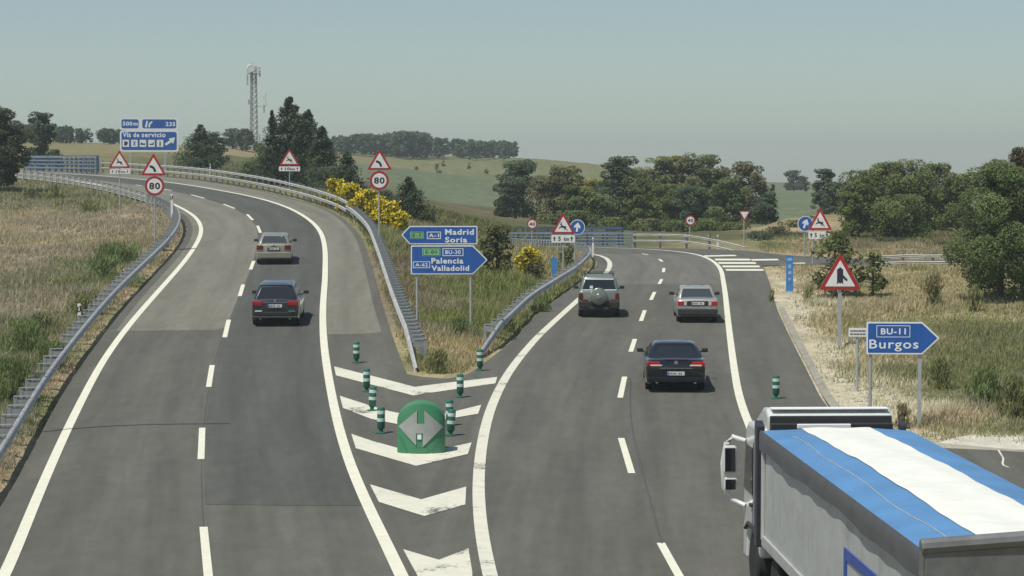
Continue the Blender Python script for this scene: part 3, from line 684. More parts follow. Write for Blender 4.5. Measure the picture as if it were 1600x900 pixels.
# small white plate
S = Sign('notice_sign', 'small white two-line plate on a thin post beside the blue Burgos sign', 66.5, 1341, R(-3)); S.post(1341, 524, .045)
pan = MB().prism(rounded(S.P([(1327, 526), (1356, 526), (1356, 512.5), (1327, 512.5)]), .02), 0, .03).build('plate', M['sign_white'], S.t)
g = MB()
for yy, segs in ((517, ((1329.5, 1333), (1333.6, 1338), (1338.6, 1341), (1341.8, 1347), (1347.6, 1353))), (522, ((1329.5, 1334), (1335, 1338.4), (1339, 1344), (1345, 1348), (1348.8, 1353)))):
    for a, b_ in segs: g.prism(S.P([(a, yy + 1.1), (b_, yy + 1.1), (b_, yy - 1.1), (a, yy - 1.1)]), -.006, -.001)
g.build('faded_lines', mat('faded_ink', (.12, .12, .12), .6), pan)
def framed(S, pix, name, border=.035, m='sign_blue', r=.04):
    out = S.P(pix); pan = MB().prism(rounded(out, r), 0, .05).build(name, M['sign_back'], S.t)
    MB().prism(rounded(out, r), -.006, -.0005).build('white_border', M['letter'], pan)
    MB().prism(rounded(inset(out, border), r * .7), -.011, -.007).build('blue_face', M[m], pan)
    return pan
def code_box(pan, S, x0, x1, y0, y1, txt, bw=1.1, m='letter', bold=.025):
    """outlined road-number box"""
    g = MB(); P = [(S.X(a), S.Z(b_)) for a, b_ in ((x0, y1), (x1, y1), (x1, y0), (x0, y0))]; I = inset(P, bw * S.k)
    vs = [(p[0], -.018, p[1]) for p in P + I]; g.add(vs, [(i, (i + 1) % 4, (i + 1) % 4 + 4, i + 4) for i in range(4)]); g.build('code_frame', M[m], pan)
    dx = (x1 - x0) * .13; dy = (y1 - y0) * .24; word(pan, S, txt, x0 + dx, x1 - dx, y0 + dy, y1 - dy, m, bold)
# Burgos sign
S = Sign('direction_sign', 'blue arrow-shaped sign reading BU-11 Burgos on two posts, right verge', 59, 1400, R(-2))
S.post(1362, 552, .045); S.post(1439, 552, .05)
pan = framed(S, [(1355, 553.5), (1442, 553.5), (1469, 528), (1442, 503), (1355, 503)], 'arrow_panel', .042)
code_box(pan, S, 1370.5, 1423, 508.5, 527, 'BU-11', bw=1.0); word(pan, S, 'Burgos', 1359.5, 1436, 530.5, 549, bold=.012)
# Madrid / Palencia sign
S = Sign('direction_sign', 'double blue sign reading Madrid Soria and Palencia Valladolid in the median', 80, 694, R(2))
S.post(651.5, 384, .045); S.post(735.5, 384, .045)
pan = framed(S, [(640, 381.5), (746, 381.5), (746, 353), (640, 353), (627, 367)], 'left_arrow_panel', .04)
MB().prism(S.P([(641, 373), (662, 373), (662, 362), (641, 362)]), -.013, -.0115).build('green_field', M['sign_green'], pan)
code_box(pan, S, 642, 661, 363, 372, 'E-5', bw=.7, m='sign_green_dark'); code_box(pan, S, 667, 689, 362, 373.5, 'A-1')
word(pan, S, 'Madrid', 695.5, 740.5, 358, 367); word(pan, S, 'Soria', 695.5, 730, 370.3, 379)
pan = framed(S, [(642, 428.5), (739, 428.5), (762, 406), (739, 383.5), (642, 383.5)], 'right_arrow_panel', .04)
MB().prism(S.P([(660, 400), (688, 400), (688, 387.5), (660, 387.5)]), -.013, -.0115).build('green_field', M['sign_green'], pan)
code_box(pan, S, 661.2, 686.8, 388.5, 399, 'E-80', bw=.7, m='sign_green_dark'); code_box(pan, S, 691.5, 724, 388, 400, 'BU-30'); code_box(pan, S, 645.5, 672, 408.5, 418.8, 'A-62', bw=1.0)
word(pan, S, 'Palencia', 674, 724, 403, 412); word(pan, S, 'Valladolid', 674, 733, 414.8, 423.3)
# services sign
S = Sign('services_sign', 'tall blue motorway services sign with arrow and pictograms behind the far rail', 222, 234, R(6))
S.post(205, 238, .11); S.post(259, 238, .11)
for pix, nm in (([(189.5, 203), (221, 203), (221, 184), (189.5, 184)], 'distance_panel'), ([(221.6, 203), (279, 203), (279, 184), (221.6, 184)], 'exit_panel')):
    pan = framed(S, pix, nm, .16, r=.3)
    if nm[0] == 'd': word(pan, S, '500', 194, 209, 190, 196.5); word(pan, S, 'm', 210.5, 217, 192, 196.5)
    else:
        word(pan, S, '235', 260, 275, 190.5, 197); g = MB()
        concave(g, S.P([(228, 199), (231, 199), (233, 189), (230.5, 189)]), -.016); concave(g, S.P([(233.5, 199), (236, 199), (236.4, 194.8), (239.5, 191.5), (240, 189), (235.5, 191.5), (234, 194)]), -.016)
        tag(g.build('exit_symbol', M['letter'], pan))
pan = framed(S, [(189.5, 237), (279.5, 237), (279.5, 203.6), (189.5, 203.6)], 'services_panel', .16, r=.3)
word(pan, S, 'Vía', 194, 206.5, 206.2, 214.5); word(pan, S, 'de', 210, 219.5, 207.2, 214.5); word(pan, S, 'servicio', 223, 260, 207.2, 214.5)
g = MB(); concave(g, S.P([(258.5, 224.5), (260.5, 227.5), (269, 222), (271.5, 225), (274.5, 214.5), (264.5, 216.5), (266.5, 219)]), -.016); g.build('arrow_symbol', M['letter'], pan)
for k, p in enumerate(([(2.6, 8.4), (7, 8.4), (7, 6), (8.2, 6), (8.2, 3.4), (7, 3.4), (7, 2.4), (2.6, 2.4)], [(3, 8.5), (4.3, 5.4), (2.8, 2), (4, 2), (5.1, 4.4), (6.3, 2), (7.3, 2), (5.9, 5.4), (7.3, 8.5), (6.3, 8.5), (5.1, 6.4), (4, 8.5)], [(1.5, 7.4), (8.5, 7.4), (8.5, 5.2), (4, 5.2), (3.4, 4), (1.5, 4)], [(2, 7.5), (8.2, 7.5), (8.4, 3.4), (7, 3.4), (6.8, 5.6), (2.8, 5.6)], [(4, 9), (6, 9), (6, 4.6), (5.6, 4), (6, 3.4), (5.6, 1.8), (4.4, 1.8), (4, 3.4), (4.4, 4), (4, 4.6)])):
    x = 193.5 + 13.2 * k; sq_ = MB().prism(rect(S.X(x), S.X(x + 10), S.Z(229.5), S.Z(218.5)), -.02, -.012).build('pictogram_square', M['letter'], pan)
    g = MB(); concave(g, S.P([(x + a, 218.5 + b_ * 1.05) for a, b_ in p]), -.026); g.build('pictogram', M['sign_black'], pan)

# ------------------------------------------------------------------ guardrails
WPROF = [(0.0, .76), (.05, .74), (.085, .70), (.085, .665), (.03, .615), (.03, .585), (.085, .535), (.085, .50), (.05, .46), (0, .44), (-.012, .45), (.03, .475), (.065, .51), (.065, .53), (.01, .58), (.01, .62), (.065, .67), (.065, .695), (.03, .725), (-.012, .745)]
WPROF = [(a_, .61 + (b_ - .61) * .86) for a_, b_ in WPROF]
def rail_mesh(line, z, face, lift=0, end_drop=(0, 0), prof=WPROF):
    """W beam swept along a line; face = +1 beam bulges to the right of the running direction"""
    s = np.r_[0, np.cumsum(np.linalg.norm(np.diff(line, axis=0), axis=1))]
    t = np.gradient(line, axis=0); t /= np.linalg.norm(t, axis=1, keepdims=True); nr = np.stack([t[:, 1], -t[:, 0]], 1) * face
    rings = []
    for i, (p, n) in enumerate(zip(line, nr)):
        dz = lift
        for e, l in ((end_drop[0], s[i]), (end_drop[1], s[-1] - s[i])):
            if e and l < 6: dz -= e * (1 - l / 6) ** 1.2
        rings.append([(p[0] + n[0] * a, p[1] + n[1] * a, z[i] + b_ + dz) for a, b_ in prof])
    return MB().loft(rings)
POST_MB = None
def guardrail(name, label, line, face, post_step=2.0, beams=(0,), back=.22, beam_mat='galv', post_mat='galv_dark', end_drop=(0, 0), height=.78, spacer=True, zf=None, prof=WPROF):
    z = Zs(line[:, 0], line[:, 1]) if zf is None else zf(line)
    t = thing(name, label, 'guardrail', (0, 0, 0), 0, 'guardrails along the carriageways')
    for lf in beams: rail_mesh(line, z, face, lf, end_drop, prof).build('rail_beam', M[beam_mat], t, smooth=50)
    mb = MB(); h = height + max(beams)
    mb.box((-.05 - back, 0, h / 2 - .25), (.10, .13, h + .5))
    if spacer:
        for lf in beams: mb.box((-back / 2, 0, .62 + lf), (back, .11, .20))
        mb.box((-back / 2 - .05, 0, h + .005), (back + .08, .16, .02))
    proto = None
    P = resample(np.c_[line, z], post_step)
    if end_drop[0]: P = P[2:]
    if end_drop[1]: P = P[:-2]
    T = np.gradient(P, axis=0)
    for p, g_ in zip(P, T):
        if proto is None: o = proto = mb.build('post', M[post_mat], t)
        else: o = proto.copy(); COL.objects.link(o); o.parent = t
        n = Vector((g_[1], -g_[0], 0)).normalized() * face
        o.location = p; o.rotation_euler = (0, 0, math.atan2(n.y, n.x))
    return t
gl = offset_line(L_IN, -.42); gl = gl[(gl[:, 1] > 33)]
gl = gl[gl[:, 0] > -43.5]
g_near = gl[:int(np.argmax(gl[:, 1] > 150))]; g_far = gl[int(np.argmax(gl[:, 1] > 150)) - 1:]
guardrail('guardrail', 'long steel guardrail curving round the dry field along the left road edge', g_near, 1, 1.75, back=.34)
guardrail('guardrail', 'pale double rail with close posts at the far inner bend under the dark tree', g_far, 1, 2.0, beams=(0, .0 - .36), beam_mat='galv_white', post_mat='galv_white', back=.12)
go = offset_line(L_OUT, -.38); bi = int(np.argmax(go[:, 0] > -40.8))
go_far = go[bi:]
ci = int(np.argmax(go_far[:, 1] < 140)); g_up, g_low = go_far[:ci + 1], go_far[ci:]
guardrail('guardrail', 'white double-beam guardrail along the outer shoulder in front of conifers', g_up, 1, 2.0, beams=(.30, -.20), beam_mat='galv_white', back=.1, prof=[(a_, .6 + (b_ - .6) * .72) for a_, b_ in WPROF])
guardrail('guardrail', 'bare steel guardrail ending beside the gore, seen from its road side', g_low[:-1], 1, 1.0, back=.34, end_drop=(0, .62))
gr = offset_line(R_IN, -.42); gr = gr[gr[:, 0] > -2]
gr = gr[:int(np.argmax(gr[:, 1] > 141.5))] if (gr[:, 1] > 141.5).any() else gr
guardrail('guardrail', 'steel guardrail rising on the median side of the right carriageway', gr[4:], 1, 2.0, back=.26, end_drop=(.62, 0))
gf = pxline([(990, 387), (1040, 387), (1085, 387.3), (1120, 389.3), (1160, 391.5)], 1, 2)
gf = offset_line(gf, -.3)
guardrail('guardrail', 'pale double-beam guardrail at the far edge of the right bend', gf, 1, 2.0, beams=(.26, -.16), beam_mat='galv_white', back=.1, end_drop=(0, .7), prof=[(a_, .6 + (b_ - .6) * .62) for a_, b_ in WPROF])
def far_rail(lab, pix, d0, d1):
    pts = np.array([at(p[0], p[1], d0 + (d1 - d0) * i / (len(pix) - 1)) for i, p in enumerate(pix)])
    P = resample(pts, 1.0); zt = terrv(P[:, :2])
    guardrail('guardrail', lab, P[:, :2], 1, 2.0, beams=(.16, -.2), beam_mat='galv_white', back=.1, prof=[(a_, .6 + (b_ - .6) * .62) for a_, b_ in WPROF], zf=lambda L: terrv(L))
far_rail('short pale guardrail with dark end posts beyond the right grass lot', [(1366, 415), (1420, 416), (1505, 417)], 121, 118)

# ------------------------------------------------------------------ bridge railings
def railing(name, label, line, bars, h, post_step, m_bar, m_post, z):
    t = thing(name, label, 'railing', (0, 0, 0), 0, 'bridge railings')
    for zz, r in bars:
        rg = []
        T = np.gradient(line, axis=0); T /= np.linalg.norm(T, axis=1, keepdims=True)
        for p, q, k in zip(line, T, z):
            n = (q[1] * .05, -q[0] * .05)
            rg.append([(p[0] - n[0], p[1] - n[1], k + zz - r), (p[0] + n[0], p[1] + n[1], k + zz - r), (p[0] + n[0], p[1] + n[1], k + zz + r), (p[0] - n[0], p[1] - n[1], k + zz + r)])
        MB().loft(rg).build('rail_bar', m_bar, t)
    mb = MB().box((0, .09, h / 2 - .2), (.14, .14, h + .4)); proto = None
    for p in resample(np.c_[line, z], post_step):
        if proto is None: o = proto = mb.build('post', m_post, t)
        else: o = proto.copy(); COL.objects.link(o); o.parent = t
        o.location = p
    return t
bl = resample([road(150, 268.6), road(100, 267.2), road(40, 265)], 1.0)
bl = offset_line(bl, .4)
bl = resample([at(151, 268, 205)[:2], at(100, 267, 214)[:2], at(38, 266, 222)[:2]], 1.0)
zb = np.interp(np.arange(len(bl)), [0, len(bl) - 1], [at(151, 269, 205)[2], at(38, 267, 222)[2]])
railing('bridge_railing', 'blue-grey bridge railing at the far left bend beside the dark tree', bl, [(1.42, .09), (1.05, .05), (.72, .05), (.36, .07)], 1.45, 1.55, M['bridge_grey'], M['bridge_blue'], zb)
zb0 = zb
br = resample([at(992, 387, 150.5)[:2], at(930, 387, 152)[:2], at(860, 387, 154)[:2], at(790, 387, 157)[:2]], .8)
zb = np.interp(br[:, 1], [150, 157], [at(992, 388, 150.5)[2], at(790, 387, 157)[2]])
railing('bridge_railing', 'blue-grey bridge railing across the bend below the pine row', br, [(1.05, .07), (.82, .04), (.60, .04), (.38, .04), (.16, .05)], 1.08, 1.3, M['bridge_grey'], M['bridge_blue'], zb)
bl2 = bl + np.array([-1.0, 6.0]); railing('bridge_railing', 'darker second railing on the far side of the left bridge', bl2, [(1.55, .10), (1.15, .13), (.75, .13), (.36, .12)], 1.6, 1.4, M['bridge_blue'], M['bridge_blue'], terrv(bl2) * 0 + zb0)
br2 = br + np.array([-.6, 5.0]); railing('bridge_railing', 'darker second railing behind the one across the right bend', br2, [(1.25, .10), (.95, .10), (.65, .10), (.35, .10)], 1.3, 1.3, M['bridge_blue'], M['bridge_blue'], zb + .05)
rt = thing('median_fence', 'low fence of close pale upright bars behind the yellow broom in the median', 'fence', (0, 0, 0))
fl = resample([at(798, 388, 148)[:2], at(838, 390, 144)[:2], at(880, 392, 141)[:2]], .35); fz = [at(798, 392, 148)[2] + .0 for _ in fl]
mb = MB()
for p, k in zip(fl, fz): mb.box((p[0], p[1], k + .35), (.07, .07, 1.0))
mb.build('upright_bars', M['pole'], rt)
MB().tube([(*fl[0], fz[0] + .82), (*fl[-1], fz[-1] + .82)], .05, 6).build('top_rail', M['bridge_grey'], rt)

# ------------------------------------------------------------------ delineator posts
def delineator(px, py_top, d, lab, h=1.05, amber=False):
    x, y, zt = at(px, py_top, d); z = zt - h
    t = thing('delineator_post', lab, 'marker post', (x, y, z), 0, 'white delineator posts with black bands')
    MB().slab([(-.05, -.3), (.05, -.3), (.05, h - .05), (-.05, h)], -.065, .065).build('post', M['sign_white'], t, bevel=.015)
    MB().prism([(-.067, h * .68), (.067, h * .73), (.067, h * .92), (-.067, h * .87)], -.056, .056).build('black_band', M['sign_black'], t)
    MB().box((0, -.060, h * .8), (.05, .006, .14)).build('reflector', M['clear_lamp'] if not amber else mat('amber', (.5, .28, .02), .2), t)
for a in [(124, 474, 80, 'white marker post with black band behind the nearest bend of the left rail', 1.05), (268.5, 303, 131, 'white marker post with black band where the left rail turns back', 1.1), (328.5, 256, 197, 'small white marker post on the far outer rail before the conifers', .8),
          (584.5, 350, 128, 'white marker post behind the outer rail beside the yellow broom', 1.0), (629, 487, 84, 'white and amber marker post just above the gore rail end', 1.05, True), (926.5, 371, 137, 'white marker post where the median rail bends away', 1.05), (1121.5, 367, 150, 'thin pale marker post behind the far double rail', 1.0)]:
    delineator(a[0], a[1], a[2], a[3], a[4], len(a) > 5)

# ------------------------------------------------------------------ green posts and gore beacon
def bollard(px, py, lab, lean=0, fade=False):
    x, y, z = road3(px, py)
    t = thing('flexible_post', lab, 'marker post', (x, y, z), random.uniform(0, 6), 'green and white flexible posts'); t.rotation_euler = (random.uniform(-.02, .02), lean, 0)
    h = .70; r = .105
    MB().lathe([(.14, 0), (.14, .025), (.06, .04), (.05, .09), (.085, .13), (r, .17), (r, h - .03), (r * .85, h), (.02, h + .005)], 18).build('body', M['bollard_green'], t, smooth=40)
    for zz in (.32, .52): MB().lathe([(r, zz), (r + .004, zz + .002), (r + .004, zz + .088), (r, zz + .09)], 18).build('reflective_band', M['bollard_white'], t, smooth=40)
for a in [(557, 567, 'green and white post alone on the shoulder, farthest left of the gore'), (573, 612, 'green and white post standing on the left arm of the widest chevron'), (581, 642, 'green and white leaning post between the first two chevrons on the left', .06), (595.5, 677, 'green and white post nearest the beacon on its left side'),
          (750, 579, 'green and white post at the foot of the median rail end'), (719, 621, 'green and white post below the right arm of the widest chevron'), (702.5, 665, 'green and white post half hidden behind a leaning one, right of beacon'), (703.5, 681, 'green and white leaning post nearest the beacon on its right side', .07), (1212.5, 623, 'green and white post standing alone on the right shoulder above the truck')]:
    bollard(*a)
x, y, z = road3(658, 706.5); k = 1.22 / 303
t = thing('gore_beacon', 'large rounded green gore beacon with silver double arrow face', 'traffic beacon', (x, y, z), 0)
def bp_(p): return [((a - 648) * k, (855 - b_) * k) for a, b_ in p]
hw_ = 149.5 * k
def cy(xx): return -.30 * math.sqrt(max(0, 1 - (xx / (hw_ * 1.02)) ** 2))      # the face bulges towards the traffic
def top_(xx): return 200 * k + 120 * k * math.sqrt(max(0, 1 - (xx / hw_) ** 2))
rings = []
for i in range(33):
    xx = -hw_ * math.cos(math.pi * i / 32); zt = top_(xx); yf = cy(xx)
    rings.append([(xx, yf, 0), (xx, yf, zt - .05), (xx, yf + .015, zt - .015), (xx, yf + .05, zt), (xx, .42, zt), (xx, .45, zt - .03), (xx, .45, 0)])
MB().loft(rings).build('body', M['beacon_green'], t, smooth=35)
def wrap(mb, poly, lift, mi=0):
    P = np.vstack([resample([poly[i], poly[(i + 1) % len(poly)]], .04)[:-1] for i in range(len(poly))]); lo, hi = P.min(0), P.max(0)
    gx_, gz_ = np.meshgrid(np.arange(lo[0], hi[0], .05), np.arange(lo[1], hi[1], .05)); G = np.stack([gx_.ravel(), gz_.ravel()], 1); G = G[inside(G, P)]
    n = len(P); vs, _, fs, *_ = geometry.delaunay_2d_cdt([Vector(p) for p in P] + [Vector(p) for p in G], [(i, (i + 1) % n) for i in range(n)], [list(range(n))], 1, 1e-6)
    fr = [(v[0], cy(v[0]) - lift, v[1]) for v in vs]; mb.add(fr, [tuple(q) for q in fs])
    rim = [(p[0], cy(p[0]) - lift, p[1]) for p in P] + [(p[0], cy(p[0]) + .01, p[1]) for p in P]; mb.add(rim, [(i, (i + 1) % n, (i + 1) % n + n, i + n) for i in range(n)])
for poly in ([(500, 853), (500, 745), (512, 745), (565, 853)], [(797, 853), (797, 745), (786, 745), (718, 853)], [(580, 853), (604, 822), (690, 822), (706, 853)]):
    o = MB(); wrap(o, bp_(poly), .03); o.build('base_flare', M['beacon_green'], t)
o = MB(); wrap(o, bp_([(508, 686), (626, 585), (626, 668), (672, 668), (672, 585), (788, 690), (662, 812), (662, 728), (620, 728), (620, 804)]), .022)
o.build('double_arrow', M['beacon_grey'], t)
MB().prism([(q[0], q[1]) for q in bp_([(628, 765), (653, 765), (653, 735), (628, 735)])], -.325, -.305).build('white_sticker', M['letter'], t)

# ------------------------------------------------------------------ telecom mast
d = 430; x, y, z = at(397, 252, d); z = terr(x, y)
t = thing('telecom_mast', 'tall lattice telecom mast with dish and antennas rising behind the conifers', 'mast', (x, y, z), .3)
kk = d / F; H = at(397, 104, d)[2] - z
mb = MB(); w = .54
def wd(zz): return w * (1.25 - .35 * zz / H)
n = 16; cor = [(-1, -1), (1, -1), (1, 1), (-1, 1)]
for a, b_ in cor: mb.tube([(a * wd(0), b_ * wd(0), -.5), (a * wd(H), b_ * wd(H), H)], .085, 5)
for i in range(n):
    z0, z1 = H * i / n, H * (i + 1) / n
    for q in range(4):
        a, b_ = cor[q], cor[(q + 1) % 4]
        mb.tube([(a[0] * wd(z0), a[1] * wd(z0), z0), (b_[0] * wd(z1), b_[1] * wd(z1), z1)], .045, 4); mb.tube([(b_[0] * wd(z0), b_[1] * wd(z0), z0), (a[0] * wd(z1), a[1] * wd(z1), z1)], .045, 4)
        mb.tube([(a[0] * wd(z1), a[1] * wd(z1), z1), (b_[0] * wd(z1), b_[1] * wd(z1), z1)], .045, 4)
mb.build('lattice', M['galv_dark'], t)
MB().tube([(-.25, -.2, 0), (-.25, -.2, H + .6)], .13, 6).build('cable_ladder', M['galv'], t)
MB().lathe([(.05, .35), (.55, .25), (.78, 0), (.7, -.1), (.05, -.05)], 18, (-.75, -1.0, H - .4), 'Y').build('dish', M['sign_white'], t, smooth=40)
mb = MB().box((.0, 0, H - 1.4), (2.3, 2.0, .12))
for a, b_ in cor: mb.tube([(a * 1.1, b_ * .95, H - 1.4), (a * 1.1, b_ * .95, H - .3)], .05, 4)
mb.tube([(-1.1, -.95, H - .3), (1.3, -.95, H - .2), (1.1, .95, H - .3)], .05, 4); mb.build('platform', M['galv_dark'], t)
for ax, az, h in ((-1.35, H - 2.6, 2.2), (1.1, H - 1.4, 1.2), (1.9, H - 8.3, 1.6), (-1.1, H - 7, 1.0), (1.0, H - 14.2, 1.8), (.2, H - 17, 1.5)):
    MB().box((ax, -.7, az), (.32, .25, h)).build('panel_antenna', M['galv'], t, bevel=.04)
MB().tube([(.5, -.6, H - 7.8), (2.3, -.6, H - 7.8), (2.3, -.6, H - 5.2)], .06, 5).build('bracket', M['galv_dark'], t)
for ax, az, r in ((2.0, H - 6.1, .38), (-.2, H - 18.3, .38), (1.7, H - 17.2, .45)): MB().lathe([(.04, .25), (r, .1), (r, -.1), (.04, -.1)], 12, (ax, -1.0, az), 'Y').build('small_dish', M['sign_white'], t, smooth=40)
t = thing('lamp_pole', 'thin pole with pale lamp head standing beside the telecom mast', 'pole', at(388.5, 252, 425)[:2] + (terr(*at(388.5, 252, 425)[:2]),), 0)
hh = at(388.5, 213, 425)[2] - t.location.z
MB().tube([(0, 0, -.3), (0, 0, hh)], .14, 6).build('post', M['pole'], t); MB().box((-.3, 0, hh), (.9, .4, .3)).build('lamp_head', M['galv_white'], t)
# ------------------------------------------------------------------ cars
def prof(tab, y): return np.interp(y, [p[0] for p in tab], [p[1] for p in tab])
def rrect(x, y0, y1, r, z, n=5):
    """rounded rectangle ring in plan at height z (centre line x = 0)"""
    out = []
    for cx, cy, a0 in ((x - r, y1 - r, 0), (-x + r, y1 - r, 90), (-x + r, y0 + r, 180), (x - r, y0 + r, 270)):
        for k in range(n): a = R(a0 + 90 * k / (n - 1)); out.append((cx + r * math.cos(a), cy + r * math.sin(a), z))
    return out
def car(name, label, px, py, L, W, H, paint, deck, cab, belt, lower=None, lower_h=0, glass='glass', wr=.31, wheel_y=(.78, None), zb=.24, yaw=None, rim='rim', lamps=(), plate=None, extras=None, rear_tab=None, mirror_z=.95, mirror_m=None, cr=.14, tw=.76):
    """deck: (y, top height) from the rear (0) to the nose; cab: (rear base, rear top, front top, front base)"""
    x, y, z = road3(px, py)
    d1 = 6.0; slope = (float(Zs(x, y + L)) - float(Zs(x, y))) / L
    t = thing(name, label, 'car', (x, y, z), 0); t.rotation_euler = (math.atan(slope), 0, yaw or 0)
    w2 = W / 2; wf = wheel_y[1] or L - .85; wy = (wheel_y[0], wf); ra = wr + .06
    ys = np.unique(np.round(np.r_[[0, .015, .05, .11, .2], np.arange(.28, L - .28, .055), [L - .2, L - .11, L - .05, L - .015, L]], 3))
    wt = [(0, .90), (.015, .925), (.05, .955), (.2, .985), (.7, 1), (L - 1.0, 1), (L - .5, .97), (L - .15, .88), (L - .03, .80), (L, .74)]
    mb = MB(); rings = []
    for q in ys:
        w = w2 * prof(wt, q); z1 = prof(deck, q); zl = zb + .10 * max(0, 1 - q / .25) + .04 * max(0, 1 - (L - q) / .25)
        for c in wy:
            if abs(q - c) < ra: zl = max(zl, wr + math.sqrt(ra * ra - (q - c) ** 2))
        e = 0
        if q < .05: e = (.05 - q) * .6
        if q > L - .05: e = (q - L + .05) * .8
        z1 -= e * 1.4; zl = min(zl + e, z1 - .12); h = z1 - zl
        half = [(0, zl), (w * .9, zl), (w * .985, zl + .05 * min(1, h)), (w, zl + .28 * h), (w * 1.0, zl + .58 * h), (w * .985, z1 - .15 * h), (w * .955, z1 - .06 * h), (w * .90, z1 - .015 * h), (w * .80, z1), (w * .4, z1 + .018), (0, z1 + .022)]
        rings.append([(a, q, b_) for a, b_ in half] + [(-a, q, b_) for a, b_ in half[-2:0:-1]])
    mb.loft(rings); mb.build('body', paint, t, smooth=38)
    MB().box((0, (wy[0] + wy[1]) / 2, zb + .17), (W - .5, wy[1] - wy[0] + .9, .28)).build('underbody', M['plastic'], t)
    # cabin
    b0, b1, f1, f0 = cab; wb = w2 * .925; wtp = w2 * tw
    zr = H - .07
    rs = [rrect(wb, b0 - .03, f0 + .03, cr, belt - .08), rrect(wb, b0, f0, cr, belt), rrect(wtp, b1, f1, cr, zr), rrect(wtp - .03, b1 + .05, f1 - .05, cr, H - .035), rrect(wtp - .10, b1 + .16, f1 - .18, cr, H - .010), rrect(wtp - .22, b1 + .34, f1 - .36, cr, H + .004), rrect(wtp - .42, b1 + .6, f1 - .6, .12, H + .010)]
    m2 = MB(); m2.loft(rs); m2.build('cabin', paint, t, smooth=50)
    def panel(nm, p0, p1, p2, p3, out, mt=glass):
        q = [Vector(p) for p in (p0, p1, p2, p3)]; o = Vector(out)
        m = MB(); m.add([v + o * .004 for v in q] + [v + o * .012 for v in q], [(0, 1, 2, 3), (7, 6, 5, 4), (0, 4, 5, 1), (1, 5, 6, 2), (2, 6, 7, 3), (3, 7, 4, 0)])
        return m.build(nm, M[mt], t)
    def lerp(a, b_, k): return tuple(i + (j - i) * k for i, j in zip(a, b_))
    # rear window
    A, B, C, D = (-wb + cr - .03, b0, belt), (wb - cr + .03, b0, belt), (wtp - cr + .03, b1, zr), (-wtp + cr - .03, b1, zr)
    k0, k1 = .07, .93
    nrm = Vector((0, -(zr - belt), (b1 - b0))).normalized()
    panel('rear_window', lerp(A, D, k0), lerp(B, C, k0), lerp(B, C, k1), lerp(A, D, k1), nrm)
    A, B, C, D = (-wb + cr - .03, f0, belt), (wb - cr + .03, f0, belt), (wtp - cr + .03, f1, zr), (-wtp + cr - .03, f1, zr)
    panel('windscreen', lerp(A, D, .06), lerp(B, C, .06), lerp(B, C, .94), lerp(A, D, .94), Vector((0, zr - belt, f0 - f1)).normalized())
    for sg in (-1, 1):
        n_ = Vector((sg * (zr - belt), 0, wb - wtp)).normalized()
        def sp(u, k):
            lo = (sg * wb, b0 + .13 + (f0 - b0 - .26) * u, belt); hi = (sg * wtp, b1 + .13 + (f1 - b1 - .26) * u, zr); return lerp(lo, hi, k)
        for u0, u1 in ((.04, .30), (.33, .62), (.65, .95)): panel('side_window', sp(u0, .10), sp(u1, .10), sp(u1, .90), sp(u0, .90), n_)
        # door mirror
        mm = MB().box((sg * (w2 + .10), f0 - .42, mirror_z + .03), (.20, .10, .13)); mm.box((sg * (w2 + .0), f0 - .40, mirror_z - .01), (.12, .05, .05)); mm.build('door_mirror', mirror_m or M['plastic'], t, bevel=.025)
        for c in wy:
            wh = MB().lathe([(wr * .62, -.10), (wr * .93, -.10), (wr, -.07), (wr, .07), (wr * .93, .10), (wr * .62, .10)], 22, (sg * (w2 - .12), c, wr), 'X').build('wheel', M['rubber'], t, smooth=40)
            MB().lathe([(.02, sg * .085), (wr * .25, sg * .09), (wr * .58, sg * .07), (wr * .63, sg * .095), (wr * .63, sg * .0), (.02, sg * .0)], 16, (sg * (w2 - .12), c, wr), 'X').build('rim', M[rim], wh, smooth=30)
        MB().box((sg * w2 * .74, L - .1, deck[-1][1] - .08), (w2 * .4, .16, .14)).build('headlight', M['clear_lamp'], t, bevel=.04)
    if lower_h:
        lw = MB().box((0, .05, (zb + .06 + lower_h) / 2 + .02), (W * .955, .20, lower_h - zb - .06)); lw.build('bumper', lower, t, bevel=.05)
    for cx, cz, sx, sz, m_ in lamps:
        for sg in (-1, 1): MB().box((sg * cx, .05, cz), (sx, .17, sz)).build('tail_light', M[m_], t, bevel=.03)
    if plate:
        cz, pw, ph = plate; y0 = -.022
        pl = MB().box((0, y0, cz), (pw, .03, ph)).build('number_plate', M['plate'], t)
        g = MB(); xs = np.linspace(-pw * .36, pw * .42, 8)
        for i, xx in enumerate(xs[:-1]):
            if i != 4: g.box((xx, y0 - .018, cz), (pw * .055, .004, ph * .45))
        g.build('plate_characters', M['sign_black'], pl); MB().box((-pw * .455, y0 - .018, cz), (pw * .07, .004, ph * .9)).build('blue_strip', M['sign_blue'], pl)
    if extras: extras(t, w2, L)
    return t
def heading(pix):
    a = road(*pix[0]); b_ = road(*pix[1]); return -math.atan2(b_[0] - a[0], b_[1] - a[1])
P_SILVER = car_paint('silver_beige_paint', (.33, .305, .24)); P_GREY = car_paint('graphite_paint', (.034, .042, .056)); P_SUV = car_paint('sage_silver_paint', (.21, .235, .20)); P_WHITE = car_paint('pale_silver_paint', (.40, .40, .36)); P_DARK = car_paint('midnight_paint', (.010, .012, .018), .3, .2)
badge = lambda t, y, z, r=.05: MB().lathe([(.005, .015), (r, .01), (r, -.012), (.005, -.015)], 16, (0, y, z), 'Y').build('badge', M['chrome'], t, smooth=40)

